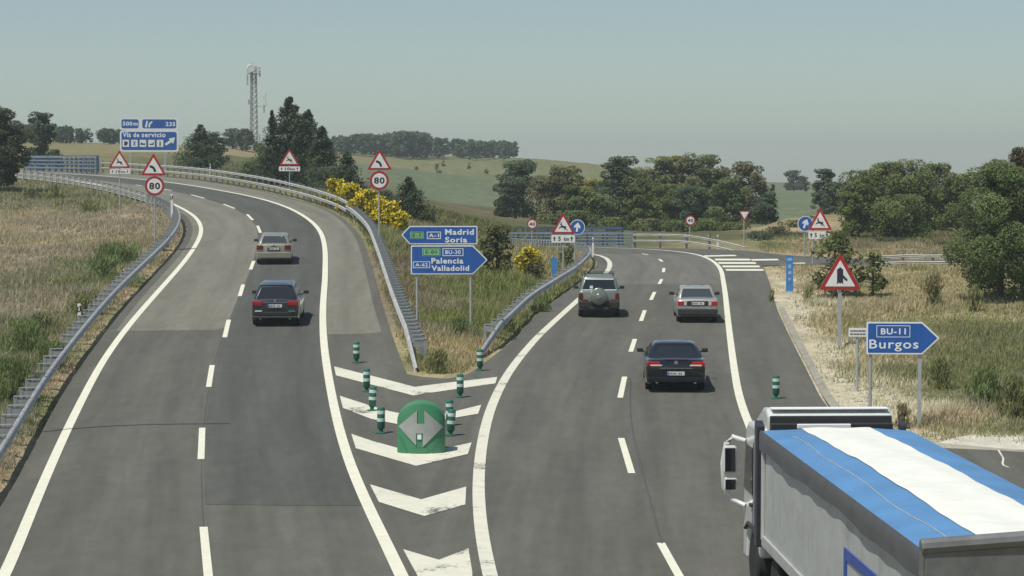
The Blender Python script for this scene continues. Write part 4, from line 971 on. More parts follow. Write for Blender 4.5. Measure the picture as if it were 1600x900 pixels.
def ex_silver(t, w2, L):
    MB().box((0, -.015, .90), (.34, .03, .03)).build('boot_handle', M['plastic'], t); MB().box((0, -.008, .78), (.62, .02, .17)).build('plate_recess', M['plastic'], t, bevel=.02)
    badge(t, -.02, .96, .045); MB().box((0, -.02, .58), (1.5, .05, .05)).build('bumper_strip', M['chrome'], t, bevel=.015)
    MB().box((.35, .9, 1.30), (.06, .02, .05)).build('sticker', M['letter'], t)
car('silver_sedan', 'silver-beige saloon farthest along the left carriageway', 428, 414, 4.45, 1.74, 1.43, P_SILVER,
    [(0, .98), (.1, 1.02), (.45, 1.03), (1.0, .98), (2.9, .94), (3.3, .92), (4.2, .76), (4.45, .66)], (.42, 1.0, 2.55, 3.4), .98, P_SILVER, .62, 'glass_grey', .31, (.80, 3.55),
    yaw=heading([(428, 414), (420, 385)]) * .6 , lamps=[(.68, .86, .32, .22, 'red_dark')], plate=(.80, .52, .11), extras=ex_silver, tw=.73, cr=.17)
def ex_grey(t, w2, L):
    MB().box((0, -.005, .50), (1.3, .04, .14)).build('lower_trim', M['plastic'], t, bevel=.02)
    for sg in (-1, 1):
        MB().box((sg * .62, -.02, .60), (.26, .03, .05)).build('reflector', M['clear_lamp' if sg < 0 else 'chrome'], t, bevel=.01); MB().lathe([(.045, -.02), (.05, .05)], 12, (sg * .55, .0, .33), 'Y').build('exhaust_pipe', M['chrome'], t)
    badge(t, -.02, .99, .045); MB().box((0, .60, 1.525), (1.16, .30, .035)).build('roof_spoiler', P_GREY, t, bevel=.015); MB().box((0, -.02, .93), (.9, .03, .03)).build('trim_strip', M['chrome'], t, bevel=.008)
car('grey_hatchback', 'dark graphite tall hatchback nearest on the left carriageway', 430, 511, 4.36, 1.80, 1.56, P_GREY,
    [(0, 1.00), (.05, 1.04), (.3, 1.06), (1.0, 1.03), (2.9, 1.02), (3.35, 1.0), (4.1, .86), (4.36, .72)], (.10, .46, 2.4, 3.55), 1.02, M['plastic'], .40, 'glass', .33, (.78, 3.45),
    yaw=heading([(430, 511), (433, 470)]) * .4, lamps=[(.66, .90, .40, .17, 'red_lamp'), (.44, .89, .12, .12, 'red_dark')], plate=(.80, .52, .115), extras=ex_grey, tw=.70, cr=.16)
def ex_suv(t, w2, L):
    sw = MB().lathe([(.02, -.13), (.30, -.125), (.345, -.09), (.36, 0), (.36, .12), (.02, .12)], 30, (-.02, -.09, .90), 'Y').build('spare_wheel', P_SUV, t, smooth=40)
    MB().lathe([(.01, -.012), (.10, -.01), (.11, .01), (.01, .012)], 18, (-.02, -.225, .90), 'Y').build('cover_emblem', M['chrome'], sw)
    for sg in (-1, 1):
        MB().tube([(sg * .60, .55, 1.70), (sg * .60, .62, 1.77), (sg * .60, 2.3, 1.77), (sg * .60, 2.4, 1.70)], .022, 8).build('roof_rail', M['plastic'], t)
        MB().box((sg * .58, -.02, .72), (.24, .04, .07)).build('rear_marker', M['red_dark'], t)
        MB().box((sg * .30, -.03, .42), (.20, .03, .04)).build('bumper_reflector', M['chrome'], t)
    for yy in (1.0, 2.0): MB().box((0, yy, 1.765), (1.18, .06, .03)).build('roof_bar', M['plastic'], t)
    fr = MB()
    for cx, cz, sx, sz in ((0, 1.145, 1.46, .05), (0, 1.585, 1.22, .05)): fr.box((cx, .035 if cz < 1.3 else .165, cz), (sx, .05, sz))
    fr.build('window_surround', M['sign_white'], t, bevel=.02)
    MB().box((-.32, .045, 1.27), (.13, .02, .11)).build('window_sticker', M['letter'], t); badge(t, -.06, .70, .01)
    MB().box((-.02, -.03, .52), (.62, .04, .15)).build('plate_recess', M['plastic'], t)
car('offroad_car', 'sage-silver off-roader with a spare wheel on its tailgate, left lane', 936, 496.5, 3.95, 1.76, 1.72, P_SUV,
    [(0, 1.10), (.05, 1.13), (.3, 1.14), (1.0, 1.12), (2.6, 1.10), (2.95, 1.09), (3.75, 1.0), (3.95, .86)], (.05, .20, 2.25, 2.85), 1.12, M['plastic'], .68, 'glass', .36, (.75, 3.15), zb=.30,
    yaw=heading([(936, 496), (946, 470)]) * .5, lamps=[(.755, .90, .17, .25, 'red_dark')], plate=(.52, .50, .11), extras=ex_suv, mirror_z=1.06)
def ex_white(t, w2, L):
    MB().box((0, -.005, .80), (.86, .03, .20)).build('plate_recess', M['plastic'], t, bevel=.02); MB().box((0, -.018, .60), (1.6, .05, .035)).build('bumper_strip', M['chrome'], t, bevel=.01)
    badge(t, .16, 1.0, .03); 
    for sg in (-1, 1): MB().box((sg * .50, -.012, .80), (.09, .05, .13)).build('reversing_light', M['clear_lamp'], t)
car('pale_sedan', 'boxy pale silver old saloon in the right lane ahead of the dark coupe', 1090, 505, 4.42, 1.69, 1.39, P_WHITE,
    [(0, .92), (.06, .955), (.3, .975), (1.0, .98), (2.9, .93), (3.3, .90), (4.2, .82), (4.42, .72)], (.82, 1.32, 2.55, 3.25), .95, mat('grey_cladding', (.035, .033, .032), .55), .58, 'glass_grey', .31, (.85, 3.5),
    yaw=heading([(1090, 505), (1085, 470)]) * .5, lamps=[(.63, .80, .34, .17, 'red_lamp')], plate=(.80, .52, .115), extras=ex_white, mirror_z=.96)
def ex_coupe(t, w2, L):
    badge(t, -.01, .93, .06)
    MB().box((0, .035, 1.015), (.70, .03, .025)).build('brake_light', M['red_dark'], t)
    MB().box((0, -.004, .42), (1.2, .04, .13)).build('diffuser', M['plastic'], t, bevel=.02)
    for sg in (-1, 1):
        MB().box((sg * .60, -.035, .845), (.36, .02, .045)).build('lamp_strip', M['clear_lamp'], t, bevel=.01)
        MB().lathe([(.05, -.02), (.055, .06)], 12, (sg * .58, -.0, .34), 'Y').build('exhaust_pipe', M['chrome'], t)
    MB().box((0, -.01, .76), (1.0, .04, .02)).build('trim_strip', M['chrome'], t)
car('dark_coupe', 'dark blue-black low coupe, nearest car in the right carriageway', 1056, 614, 4.82, 1.86, 1.36, P_DARK,
    [(0, .95), (.05, 1.0), (.25, 1.02), (.9, 1.0), (1.2, .98), (3.2, .92), (3.5, .90), (4.5, .74), (4.82, .62)], (.62, 1.55, 2.75, 3.6), .97, P_DARK, .48, 'glass', .34, (.98, 3.78),
    yaw=heading([(1056, 614), (1052, 560)]) * .6, lamps=[(.68, .885, .40, .15, 'red_lamp')], plate=(.60, .52, .11), extras=ex_coupe, mirror_z=.93, cr=.2, tw=.70)

# ------------------------------------------------------------------ tipper truck
A = np.array(at(1451, 869, 25.3)); B = np.array(at(1193, 676, 37.8))
hd = math.atan2(B[0] - A[0], B[1] - A[1])
HT = 3.05
t = thing('tipper_truck', 'white lorry with grey tipping trailer under a blue and white tarpaulin', 'lorry', (A[0], A[1], 0), -hd)
P_CAB = car_paint('white_cab_paint', (.62, .64, .62), .1, .3); GREYALU = mat('grey_aluminium_side', (.43, .445, .435), .5, .2, .07, 1.2, dirt=(.30, .30, .28))
TL_ = float(np.hypot(*(B - A)[:2])); WT = 2.5; CB0 = TL_ + .42; TL_ -= .12
# local: x 0..2.5 to the right, y 0 (tail) .. TL_ (front)
box = MB(); z0 = 1.05
box.box((.04, TL_ / 2, (z0 + HT - .02) / 2), (.08, TL_, HT - .02 - z0)); box.box((WT - .04, TL_ / 2, (z0 + HT - .02) / 2), (.08, TL_, HT - .02 - z0))
box.box((WT / 2, TL_ - .04, (z0 + HT) / 2), (WT - .17, .08, HT - z0 - .02)); box.box((WT / 2, .04, (z0 + HT) / 2), (WT - .17, .08, HT - z0 - .02)); box.box((WT / 2, TL_ / 2, z0 + .05), (WT - .17, TL_ - .17, .1))
tb = box.build('trailer_body', GREYALU, t, bevel=.02)
rb = MB()
for zz, hh in ((z0 + .12, .20), (HT - .10, .14)): rb.box((-.025, TL_ / 2, zz), (.05, TL_ - .02, hh))
rb.build('side_rail', GREYALU, tb, bevel=.015)
for yy in (TL_ - .06,): MB().box((-.03, yy, (z0 + HT) / 2), (.06, .12, HT - z0 - .26)).build('corner_post', M['galv_white'], tb, bevel=.015)
def tz(u, yy):
    c = max(1 - ((u - WT / 2) / (WT / 2 + .06)) ** 2, 0)
    return HT + .02 + (.05 + .10 * min(1, max(0, (TL_ - yy) / 5))) * c ** .8 + .012 * math.sin(yy * 1.9 + u * 1.1) * c + .006 * math.sin(yy * 5.3 - u * 2.0) * c + .010 * math.sin(u * 7 + yy * .6) * c
# tarpaulin: crowned sheet with sagging waves
def tarp(nm, x0, x1, m_, lift=0, hem=False):
    nx_, ny_ = 12, 70; vs = []
    for j in range(ny_ + 1):
        yy = -.05 + (TL_ + .10) * j / ny_
        for i in range(nx_ + 1):
            u = (x0 + (x1 - x0) * i / nx_); c = 1 - ((u - WT / 2) / (WT / 2 + .06)) ** 2
            zz = tz(u, yy) + lift
            vs.append((u, yy, zz))
    fs = [(j * (nx_ + 1) + i, j * (nx_ + 1) + i + 1, (j + 1) * (nx_ + 1) + i + 1, (j + 1) * (nx_ + 1) + i) for j in range(ny_) for i in range(nx_)]
    return MB().add(vs, fs).build(nm, m_, t, smooth=60)
def wob(y): return .03 * math.sin(y * .9) + .02 * math.sin(y * 2.3 + 1)
T_BLUE = mat('blue_tarpaulin', (.095, .24, .46), .5, var=.12, scale=1.2, bump=.15, bscale=3); T_WHITE = mat('white_tarpaulin', (.76, .77, .70), .55, var=.05, bump=.15, bscale=3)
tp = tarp('tarpaulin', -.06, WT + .06, T_BLUE)
tw = tarp('white_stripe', .66, 1.86, T_WHITE, .012); tw.parent = tp
hm = MB(); vs = []
for j in range(81):
    yy = -.05 + (TL_ + .1) * j / 80; q = .29 + .03 * math.sin(yy * .8) + .02 * math.sin(yy * 2.1 + .5)
    for x_, zz in ((-.062, HT + .045), (-.085, HT - .02), (-.088, HT - q * .5), (-.082 + .008 * math.sin(yy * 5), HT - q)): vs.append((x_, yy, zz))
hm.add(vs, [(j * 4 + i, j * 4 + i + 1, (j + 1) * 4 + i + 1, (j + 1) * 4 + i) for j in range(80) for i in range(3)])
ho = hm.build('tarpaulin_hem', mat('grey_hem', (.085, .088, .092), .7, var=.12), t, smooth=60); ho.parent = tp
sm = MB().tube([*[(.30 + .03 * math.sin(k * .35), k * .25, tz(.30 + .03 * math.sin(k * .35), k * .25) + .006) for k in range(1, 46)]], .008, 5).build('tarpaulin_seam', M['galv'], tp)
# rear roll bar and frame
rr = MB().tube([(-.12, -.10, HT + .10), (WT * .5, -.12, HT + .20), (WT + .12, -.10, HT + .10)], .10, 10); rr.box((WT / 2, -.10, HT - .10), (WT + .22, .10, .16)); rr.box((-.07, -.08, HT - .9), (.10, .14, 1.9)); rr.box((WT + .07, -.08, HT - .9), (.10, .14, 1.9))
rr.prism([(-.08, HT - .9), (WT + .08, HT - .9), (WT + .08, HT + .08), (WT * .75, HT + .14), (WT / 2, HT + .17), (WT * .25, HT + .14), (-.08, HT + .08)], -.16, -.06); rr.build('tailgate_frame', mat('grimy_steel', (.155, .16, .16), .6, .3, .25, 3), t, bevel=.02)
em = MB()
def sq(y0, y1, z0_, z1_): em.box((-.012, (y0 + y1) / 2, (z0_ + z1_) / 2), (.022, y1 - y0, z1_ - z0_))
for a in ((2.6, 2.76, 1.15, 2.28), (4.9, 5.06, 1.15, 2.28), (2.76, 4.9, 2.13, 2.28), (2.76, 4.9, 1.15, 1.3)): sq(*a)
em.build('blue_square_emblem', mat('emblem_blue', (.03, .07, .30), .5), tb)
ch = MB().box((.80, TL_ / 2 - .5, .82), (.16, TL_ + 1.5, .3)); ch.box((1.7, TL_ / 2 - .5, .82), (.16, TL_ + 1.5, .3)); ch.build('chassis', M['plastic'], t)
for yy in (1.6, 2.95, 4.3, TL_ - .9):
    for xx in (.22, WT - .22):
        wh = MB().lathe([(.28, -.17), (.48, -.17), (.52, -.13), (.52, .13), (.48, .17), (.28, .17)], 26, (xx, yy, .52), 'X').build('wheel', M['rubber'], t, smooth=40)
        sgn = -1 if xx < 1 else 1; MB().lathe([(.03, sgn * .15), (.12, sgn * .16), (.24, sgn * .10), (.30, sgn * .16), (.30, 0), (.03, 0)], 18, (xx, yy, .52), 'X').build('rim', M['rim'], wh, smooth=30)
# cab
C0 = CB0; C1 = C0 + 2.15; zc = 3.02
cabp = [(C0, .78), (C0 + .25, .70), (C0 + .45, 1.05), (C0 + .75, 1.12), (C0 + 1.35, 1.12), (C0 + 1.6, 1.0), (C0 + 1.68, .45), (C1, .42), (C1 + .02, 1.3), (C1 - .12, 2.1), (C1 - .30, zc - .12), (C1 - .5, zc), (C0 + .1, zc + .02), (C0, zc - .05)]
cb = MB().slab(cabp, .03, WT - .03).build('cab', P_CAB, t, bevel=.07)
MB().slab([(C0 - .02, zc - .1), (C0 - .02, zc + .28), (C0 + .25, zc + .38), (C0 + .6, zc + .36), (C0 + 1.5, zc + .04), (C0 + .3, zc - .05)], .14, WT - .14).build('roof_deflector', P_CAB, cb, bevel=.06)
for xx in (.05, WT - .05): MB().slab([(C0 - .26, 1.0), (C0 - .26, zc + .12), (C0 - .02, zc + .2), (C0 - .02, 1.0)], xx - .15 if xx < 1 else xx, xx if xx < 1 else xx + .10).build('side_fairing', mat('dark_fairing', (.035, .035, .05), .4), cb, bevel=.02)
bw = MB().slab([(C0 - .06, zc - .12), (C0 - .06, zc + .27), (C0 - .022, zc + .27), (C0 - .022, zc - .12)], .17, WT - .17); bw.box((WT / 2, C0 - .03, 2.0), (WT - .3, .05, 1.9)); bw.box((WT / 2, C0 - .12, zc + .02), (WT - .35, .16, .26)); bw.build('cab_back', M['plastic'], cb, bevel=.02)
MB().box((WT * .44, C0 - .215, zc + .10), (.95, .05, .09)).build('work_light_bar', M['letter'], cb, bevel=.015)
MB().box((WT / 2, C0 + .12, zc + .385), (WT - .42, .22, .03)).build('deflector_edge', M['letter'], cb, bevel=.01)
MB().box((WT * .72, C0 - .2, zc - .02), (.30, .06, .05)).build('cable_holder', M['galv'], cb)
st = MB().tube([(.55, C0 - .25, 1.0), (.55, C0 - .25, zc - .05)], .075, 10).build('air_intake', M['plastic'], cb)
wn = MB().slab([(C0 + .95, 1.75), (C0 + .95, 2.6), (C1 - .38, 2.6), (C1 - .16, 1.75)], .012, .027).build('side_window', M['glass'], cb)
MB().slab([(C0 + .92, 1.0), (C0 + .90, 2.7), (C0 + .915, 2.7), (C0 + .935, 1.0)], .018, .028).build('door_seam', M['plastic'], cb)
MB().box((.005, C0 + 1.05, 1.55), (.05, .20, .05)).build('door_handle', M['plastic'], cb, bevel=.01)
MB().slab([(C0 + .06, 1.3), (C0 + .06, 1.55), (C0 + .40, 1.62), (C0 + .40, 1.36)], .014, .027).build('red_marker', M['red_lamp'], cb)
MB().slab([(C0 + .02, 1.02), (C0 + .02, 1.22), (C0 + .9, 1.22), (C0 + .9, 1.08)], .010, .027).build('blue_band', mat('cab_blue', (.03, .07, .28), .4), cb)
MB().tube([(.0, C0 + .42, 1.10), (.0, C0 + .75, 1.18), (.0, C0 + 1.35, 1.18), (.0, C0 + 1.66, 1.04)], .035, 8).build('arch_trim', M['plastic'], cb)
for xx in (.20, WT - .20):
    wh = MB().lathe([(.28, -.15), (.48, -.15), (.52, -.11), (.52, .11), (.48, .15), (.28, .15)], 26, (xx, C0 + 1.05, .52), 'X').build('wheel', M['rubber'], t, smooth=40)
    sgn = -1 if xx < 1 else 1; MB().lathe([(.03, sgn * .14), (.13, sgn * .15), (.26, sgn * .07), (.30, sgn * .14), (.30, 0), (.03, 0)], 18, (xx, C0 + 1.05, .52), 'X').build('rim', P_CAB, wh, smooth=30)
for sg, xx in ((-1, .03), (1, WT - .03)):
    ym = C1 - .10
    mm = MB().tube([(xx, ym - .2, 2.62), (xx + sg * .22, ym, 2.68), (xx + sg * .34, ym, 2.56), (xx + sg * .40, ym, 2.2), (xx + sg * .38, ym, 1.72), (xx + sg * .22, ym, 1.5), (xx, ym - .2, 1.42)], .05, 8)
    mo = mm.build('mirror_arm', P_CAB, cb, smooth=60)
    MB().box((xx + sg * .27, ym - .02, 2.26), (.25, .13, .52)).build('mirror', P_CAB, cb, bevel=.05); MB().box((xx + sg * .28, ym - .095, 2.26), (.19, .02, .44)).build('mirror_glass', M['glass'], cb)
    MB().box((xx + sg * .26, ym - .02, 1.80), (.25, .13, .26)).build('wide_mirror', P_CAB, cb, bevel=.05); MB().box((xx + sg * .27, ym - .095, 1.80), (.19, .02, .19)).build('mirror_glass', M['glass'], cb)
# ------------------------------------------------------------------ foliage
def unit(n):
    v = rng.normal(size=(n, 3)); return v / np.linalg.norm(v, axis=1, keepdims=True)
def leaf_quads(P, s, col, slim=.5, up=.0, axis=None, ctr=None):
    n = len(P)
    if axis is not None: u = axis + unit(n) * .45; nn = unit(n)
    else:
        nn = unit(n) * .75 + np.array([-.12, -.10, .55])
        if ctr is not None: o = P - ctr; nn += .55 * o / np.maximum(np.linalg.norm(o, axis=1, keepdims=True), .05)
        nn /= np.linalg.norm(nn, axis=1, keepdims=True); u = np.cross(nn, unit(n))
    u /= np.linalg.norm(u, axis=1, keepdims=True)
    v = np.cross(u, nn); v /= np.maximum(np.linalg.norm(v, axis=1, keepdims=True), 1e-6)
    s = (s * rng.uniform(.6, 1.35, n))[:, None]
    V = np.stack([P - u * s, P + v * s * slim, P + u * s, P - v * s * slim], 1).reshape(-1, 3)
    return V, np.arange(4 * n).reshape(n, 4), np.repeat(col, 4, 0)
def tint(n, c, var=.3, hue=.12):
    k = rng.uniform(1 - var, 1 + var, (n, 1)); return np.clip(np.array(c) * k * rng.uniform(1 - hue, 1 + hue, (n, 3)), .004, 1)
def clump_cloud(cent, rad, N, c, flat=.7, shell=.55, var=.3):
    """points in ellipsoid clumps; every clump has its own tone"""
    k = rng.choice(len(cent), N, p=(rad ** 2) / (rad ** 2).sum())
    u = unit(N); r = rng.uniform(0, 1, N) ** (1 / 3) * (1 - shell) + shell * rng.uniform(.75, 1.05, N)
    P = cent[k] + u * (rad[k] * r)[:, None] * np.array([1, 1, flat])
    tone = rng.uniform(.72, 1.35, len(cent))[k][:, None]
    return P, tint(N, c, var) * tone
def trunk_mesh(h, r, w, nl, lean=0, kind='pine'):
    mb = MB(); top = h * .9
    pts = [(lean * (i / 6) ** 2 + .04 * h * .1 * math.sin(i * 2.1), .03 * h * .1 * math.cos(i * 1.7), -.3 + (top + .3) * i / 6) for i in range(7)]
    mb.tube(pts, [r * (1.15 - i / 6 * .95) for i in range(7)], 8)
    for k in range(nl):
        a = random.uniform(0, 6.28); zz = h * random.uniform(.25, .75); L = w * random.uniform(.5, .85); up = random.uniform(.1, .5) * L
        f = zz / top; bx = lean * f * f
        mb.tube([(bx, 0, zz), (bx + math.cos(a) * L * .5, math.sin(a) * L * .5, zz + up * .4), (bx + math.cos(a) * L, math.sin(a) * L, zz + up)], [r * .4, r * .25, r * .08], 5)
    return mb
def pine_pts(h, w, c, s, lo=.2, dens=5.0, layers=True, peak=.55, lean=0):
    n = int(26 + 44 * min(1, h / 9)); t = rng.uniform(lo, .96, n); env = np.sqrt(np.clip(1 - np.where(t > peak, (t - peak) / (1.02 - peak), (peak - t) / (peak - lo + .25)) ** 2, .05, 1))
    a = rng.uniform(0, 2 * np.pi, n); rr = w * env * rng.uniform(.35, .88, n)
    cent = np.stack([rr * np.cos(a) + lean * t * t, rr * np.sin(a), t * h], 1); rad = w * rng.uniform(.20, .40, n)
    cent = np.r_[cent, [[lean * q * q, 0, h * q] for q in (.45, .62, .78, .9)]]; rad = np.r_[rad, w * np.array([.45, .45, .4, .26])]
    N = int(dens * 1.9 * w * h / s ** 2)
    P, C = clump_cloud(cent, rad, N, c, .55 if layers else .85)
    P[:, 2] = np.minimum(P[:, 2], h * (1 + .02 * rng.normal(size=N))); keep = P[:, 2] > h * lo * .6
    return P[keep], C[keep]
def conifer_pts(h, w, c, s, dens=5.0, lo=.03, curve=.88):
    nb = int(120 + 110 * min(1, h / 10)); per = max(12, int(dens * 1.4 * w * h / s ** 2 / nb))
    t = np.sort(rng.uniform(0, 1, nb) ** 1.15); a = rng.uniform(0, 2 * np.pi, nb)
    L = w * (1 - t) ** curve * rng.uniform(.6, 1.12, nb) + w * .05; z = h * (lo + (1 - lo) * t * .98)
    q = rng.uniform(.05, 1, (nb, per)) ** .8
    droop = -.10 * q * L[:, None] + .22 * (q ** 3) * L[:, None]
    sp = (.11 + .08 * (1 - q)) * L[:, None]
    X = (q * L[:, None]) * np.cos(a)[:, None] + rng.normal(size=q.shape) * sp; Y = (q * L[:, None]) * np.sin(a)[:, None] + rng.normal(size=q.shape) * sp
    Z = z[:, None] + droop + rng.normal(size=q.shape) * np.minimum(.035 * h, .5 * sp + .05)
    tone = np.repeat(rng.uniform(.7, 1.35, nb), per)[:, None]
    P = np.stack([X, Y, Z], 2).reshape(-1, 3); C = tint(len(P), c, .28) * tone
    # leader
    m = int(per * 2); zt = rng.uniform(.86, 1.0, m); P = np.r_[P, np.stack([rng.normal(size=m) * w * .05 * (1.06 - zt) / .2, rng.normal(size=m) * w * .05 * (1.06 - zt) / .2, zt * h], 1)]; C = np.r_[C, tint(m, c)]
    return P, C
def ground_d(px, py, d0):
    """distance at which the terrain is seen at a pixel, nearest to the guess d0"""
    best = None; dd = np.arange(max(35, d0 * .7), d0 * 1.35, .25); prev = None
    for d in dd:
        p = at(px, py, d); e = p[2] - terr(p[0], p[1])
        if prev is not None and prev > 0 >= e and (best is None or abs(d - d0) < abs(best - d0)): best = d
        prev = e
    return best or d0
def plant(name, label, kind, px, top, base, hw, d, c, group=None, dens=5.0, lo=.2, lean=0, cat='tree', s=None, peak=.55, fit=False, fl=None):
    if fit: d = ground_d(px, base, d)
    x, y, _ = at(px, base, d); z = terr(x, y)
    h = max(.3, at(px, top, d)[2] - z); w = hw * d / F; s = s or max(.055, d * .00064)
    t = thing(name, label, cat, (x, y, z), 0, group)
    if kind == 'conifer': P, C = conifer_pts(h, w, c, s, dens)
    elif kind == 'cypress': P, C = pine_pts(h, w, c, s, .03, dens * 1.4, False, .35)
    elif kind == 'shrub': P, C = pine_pts(h, w, c, s, .06, dens, False, .45)
    elif kind == 'broad': P, C = pine_pts(h, w, c, s, lo, dens, False, peak, lean)
    else: P, C = pine_pts(h, w, c, s, lo, dens, True, peak, lean)
    P[:, 2] = np.maximum(P[:, 2], .02)
    if name == 'weed_clump':
        V, Fc, CC_ = leaf_quads(P, s * 1.9, C * np.array([1.5, 1.45, 1.45]), .13, 0, np.array([[.1, 0, .9]]) + unit(len(P)) * .35)
    else: V, Fc, CC_ = leaf_quads(P, s, C, .5, .25, None, np.array([0, 0, h * .42]))
    np_mesh('crown' if cat == 'tree' else 'foliage', V, Fc, M['leaf'], t, CC_)
    if fl is not None:
        m = int(len(P) * fl); up = P[rng.integers(0, len(P), m)]
        V, Fc, CC_ = leaf_quads(up + unit(m) * .12, s * 1.0, tint(m, (.66, .54, .03), .2, .06), .8); np_mesh('blossom', V, Fc, M['flower'], t, CC_)
    r = max(.04, min(.28, h * .022 + .03))
    if cat == 'tree': trunk_mesh(h, r, w, 0 if kind == 'conifer' else 7, lean).build('trunk', M['trunk'], t, smooth=60)
    else:
        mb = MB()
        for k in range(5): a = k * 1.3; mb.tube([(0, 0, -.1), (math.cos(a) * w * .3, math.sin(a) * w * .3, h * .4), (math.cos(a) * w * .5, math.sin(a) * w * .5, h * .7)], [.03, .02, .008], 5)
        mb.build('stems', M['trunk'], t)
    return t
PINE = (.140, .170, .054); PDARK = (.088, .122, .070); PYEL = (.25, .225, .052); CONI = (.070, .100, .050); BROAD = (.130, .172, .066); OLV = (.165, .178, .078); BROWNG = (.160, .152, .074)
G1 = 'trees behind the left carriageway'; G2 = 'trees behind the right bend'; G3 = 'shrubs on the verges'
# left
plant('pine_tree', 'dark leaning pine cut by the left edge of the photo, casting shade', 'pine', -8, 168, 300, 52, 166, (.075, .088, .045), G1, 8, .12, lean=.4)
plant('pine_tree', 'round-topped dark pine just right of the tree at the left edge', 'pine', 62, 169, 250, 24, 235, PDARK, G1, 6, .1, peak=.6)
plant('bush', 'low dark bushes behind the far left bridge railing', 'shrub', 88, 234, 252, 14, 228, PDARK, G1, cat='shrub')
plant('conifer_tree', 'ragged dark conifer just right of the blue services sign', 'conifer', 314, 195, 268, 52, 235, CONI, G1, 6)
plant('conifer_tree', 'rounded shoulder conifer leaning against the ragged one by the services sign', 'pine', 333, 206, 264, 24, 245, PDARK, G1, 6, .08)
plant('pine_tree', 'small round far pine on the ochre slope left of the mast', 'pine', 363, 201, 236, 18, 420, PDARK, G1, 6, .1)
plant('pine_tree', 'small round far pine touching the foot of the telecom mast', 'pine', 384, 200, 238, 16, 410, PDARK, G1, 6, .1)
plant('conifer_tree', 'tallest spire-topped conifer behind the white outer rail', 'conifer', 453, 151, 296, 70, 190, CONI, G1, 7)
plant('conifer_tree', 'thin ragged conifer on the left flank of the tallest spire', 'conifer', 426, 172, 290, 30, 188, CONI, G1, 5)
plant('conifer_tree', 'second spire conifer just right of the tallest one', 'conifer', 482, 171, 300, 58, 192, PDARK, G1, 6)
plant('conifer_tree', 'third lower spire at the right side of the conifer group', 'conifer', 503, 197, 304, 48, 186, CONI, G1, 6)
plant('conifer_tree', 'lowest dark conifer at the right end of the conifer group', 'conifer', 543, 236, 318, 40, 164, CONI, G1, 6)
plant('bush', 'mid-green bush filling the gap between services sign and conifers', 'shrub', 400, 247, 284, 44, 205, BROAD, G1, cat='shrub')
plant('bush', 'dark bush at the feet of the spire conifers behind the rail', 'shrub', 520, 262, 314, 44, 175, PDARK, G1, cat='shrub')
plant('bush', 'green bush between the big conifers and the mast foot', 'shrub', 415, 225, 280, 26, 215, BROAD, G1, cat='shrub')
plant('conifer_tree', 'small lone conifer behind the yellow broom, left of the fields', 'conifer', 638, 276, 356, 44, 150, CONI, G1, 6)
plant('bush', 'low dark bush left of the small lone conifer', 'shrub', 598, 298, 352, 28, 152, PDARK, G1, cat='shrub')
plant('bush', 'low bush under the right side of the small lone conifer', 'shrub', 662, 322, 360, 18, 150, OLV, G1, cat='shrub')
for i, (px, tp_, bs, hw, d, lab) in enumerate([(524, 282, 318, 19, 150, 'yellow broom at the upper end of the row by the rail'), (548, 289, 334, 23, 144, 'yellow broom second from the upper end of the row'), (575, 298, 354, 27, 138, 'yellow broom in the middle of the row by the speed sign pole'), (602, 314, 366, 26, 133, 'yellow broom right of the speed sign pole'), (624, 332, 372, 18, 130, 'yellow broom at the lower end, above the Madrid sign')]):
    plant('broom_bush', lab, 'shrub', px, tp_, bs, hw, d, (.13, .13, .035), 'flowering broom bushes', 3.0, cat='shrub', fl=1.7)
plant('broom_bush', 'yellow broom standing alone behind the median fence', 'shrub', 824, 388, 428, 21, 114, (.12, .12, .035), 'flowering broom bushes', 3.0, cat='shrub', fl=1.2)
plant('bush', 'tall grey-green bush right behind the Palencia sign', 'shrub', 774, 346, 432, 30, 106, OLV, G3, 6, cat='shrub')
plant('bush', 'dull green bush below the lone yellow broom', 'shrub', 836, 408, 436, 16, 110, OLV, G3, cat='shrub')
plant('bush', 'dark bush at the foot of the median deer sign', 'shrub', 886, 384, 417, 17, 118, BROAD, G3, cat='shrub')
# behind the right bend
rows = [('dense dark blue-green pine, broad and alone at the left of the row', 805, 250, 352, 36, 225, PDARK, .05, .55), ('brown-green pine between the dark broad one and the yellow crown', 862, 276, 366, 34, 215, BROWNG, .08, .55), ('flat-topped olive pine peeking above the brown-green one', 886, 258, 352, 28, 235, OLV, .3, .7), ('yellow-tinged pine crown lower than its neighbours', 922, 280, 352, 24, 232, PYEL, .3, .65),
        ('tall dark pine with ragged pointed top right of the yellow crown', 967, 243, 366, 33, 210, PDARK, .12, .6), ('low green pine in front between tall dark pine and bend', 935, 305, 368, 34, 205, BROAD, .04, .5), ('mid-green pine leaning in front of the tall dark one', 1000, 275, 370, 28, 208, PINE, .08, .5), ('olive-topped pine left of the two highest crowns', 1030, 243, 366, 30, 222, OLV, .25, .7), ('second highest crown, olive umbrella pine', 1060, 242, 362, 22, 230, PYEL, .4, .75), ('highest crown, wide olive umbrella pine above the 40 sign', 1097, 239, 364, 34, 220, OLV, .3, .72),
        ('dark pine below the wide olive umbrella crown', 1080, 290, 372, 32, 212, PDARK, .05, .5), ('grey-brown pine standing behind the give way sign', 1170, 252, 382, 30, 215, BROWNG, .08, .6), ('green pine filling the gap left of the give way sign', 1135, 277, 382, 30, 208, BROAD, .05, .55), ('dark young pine to the right of the give way pole', 1196, 300, 390, 22, 200, PDARK, .05, .5)]
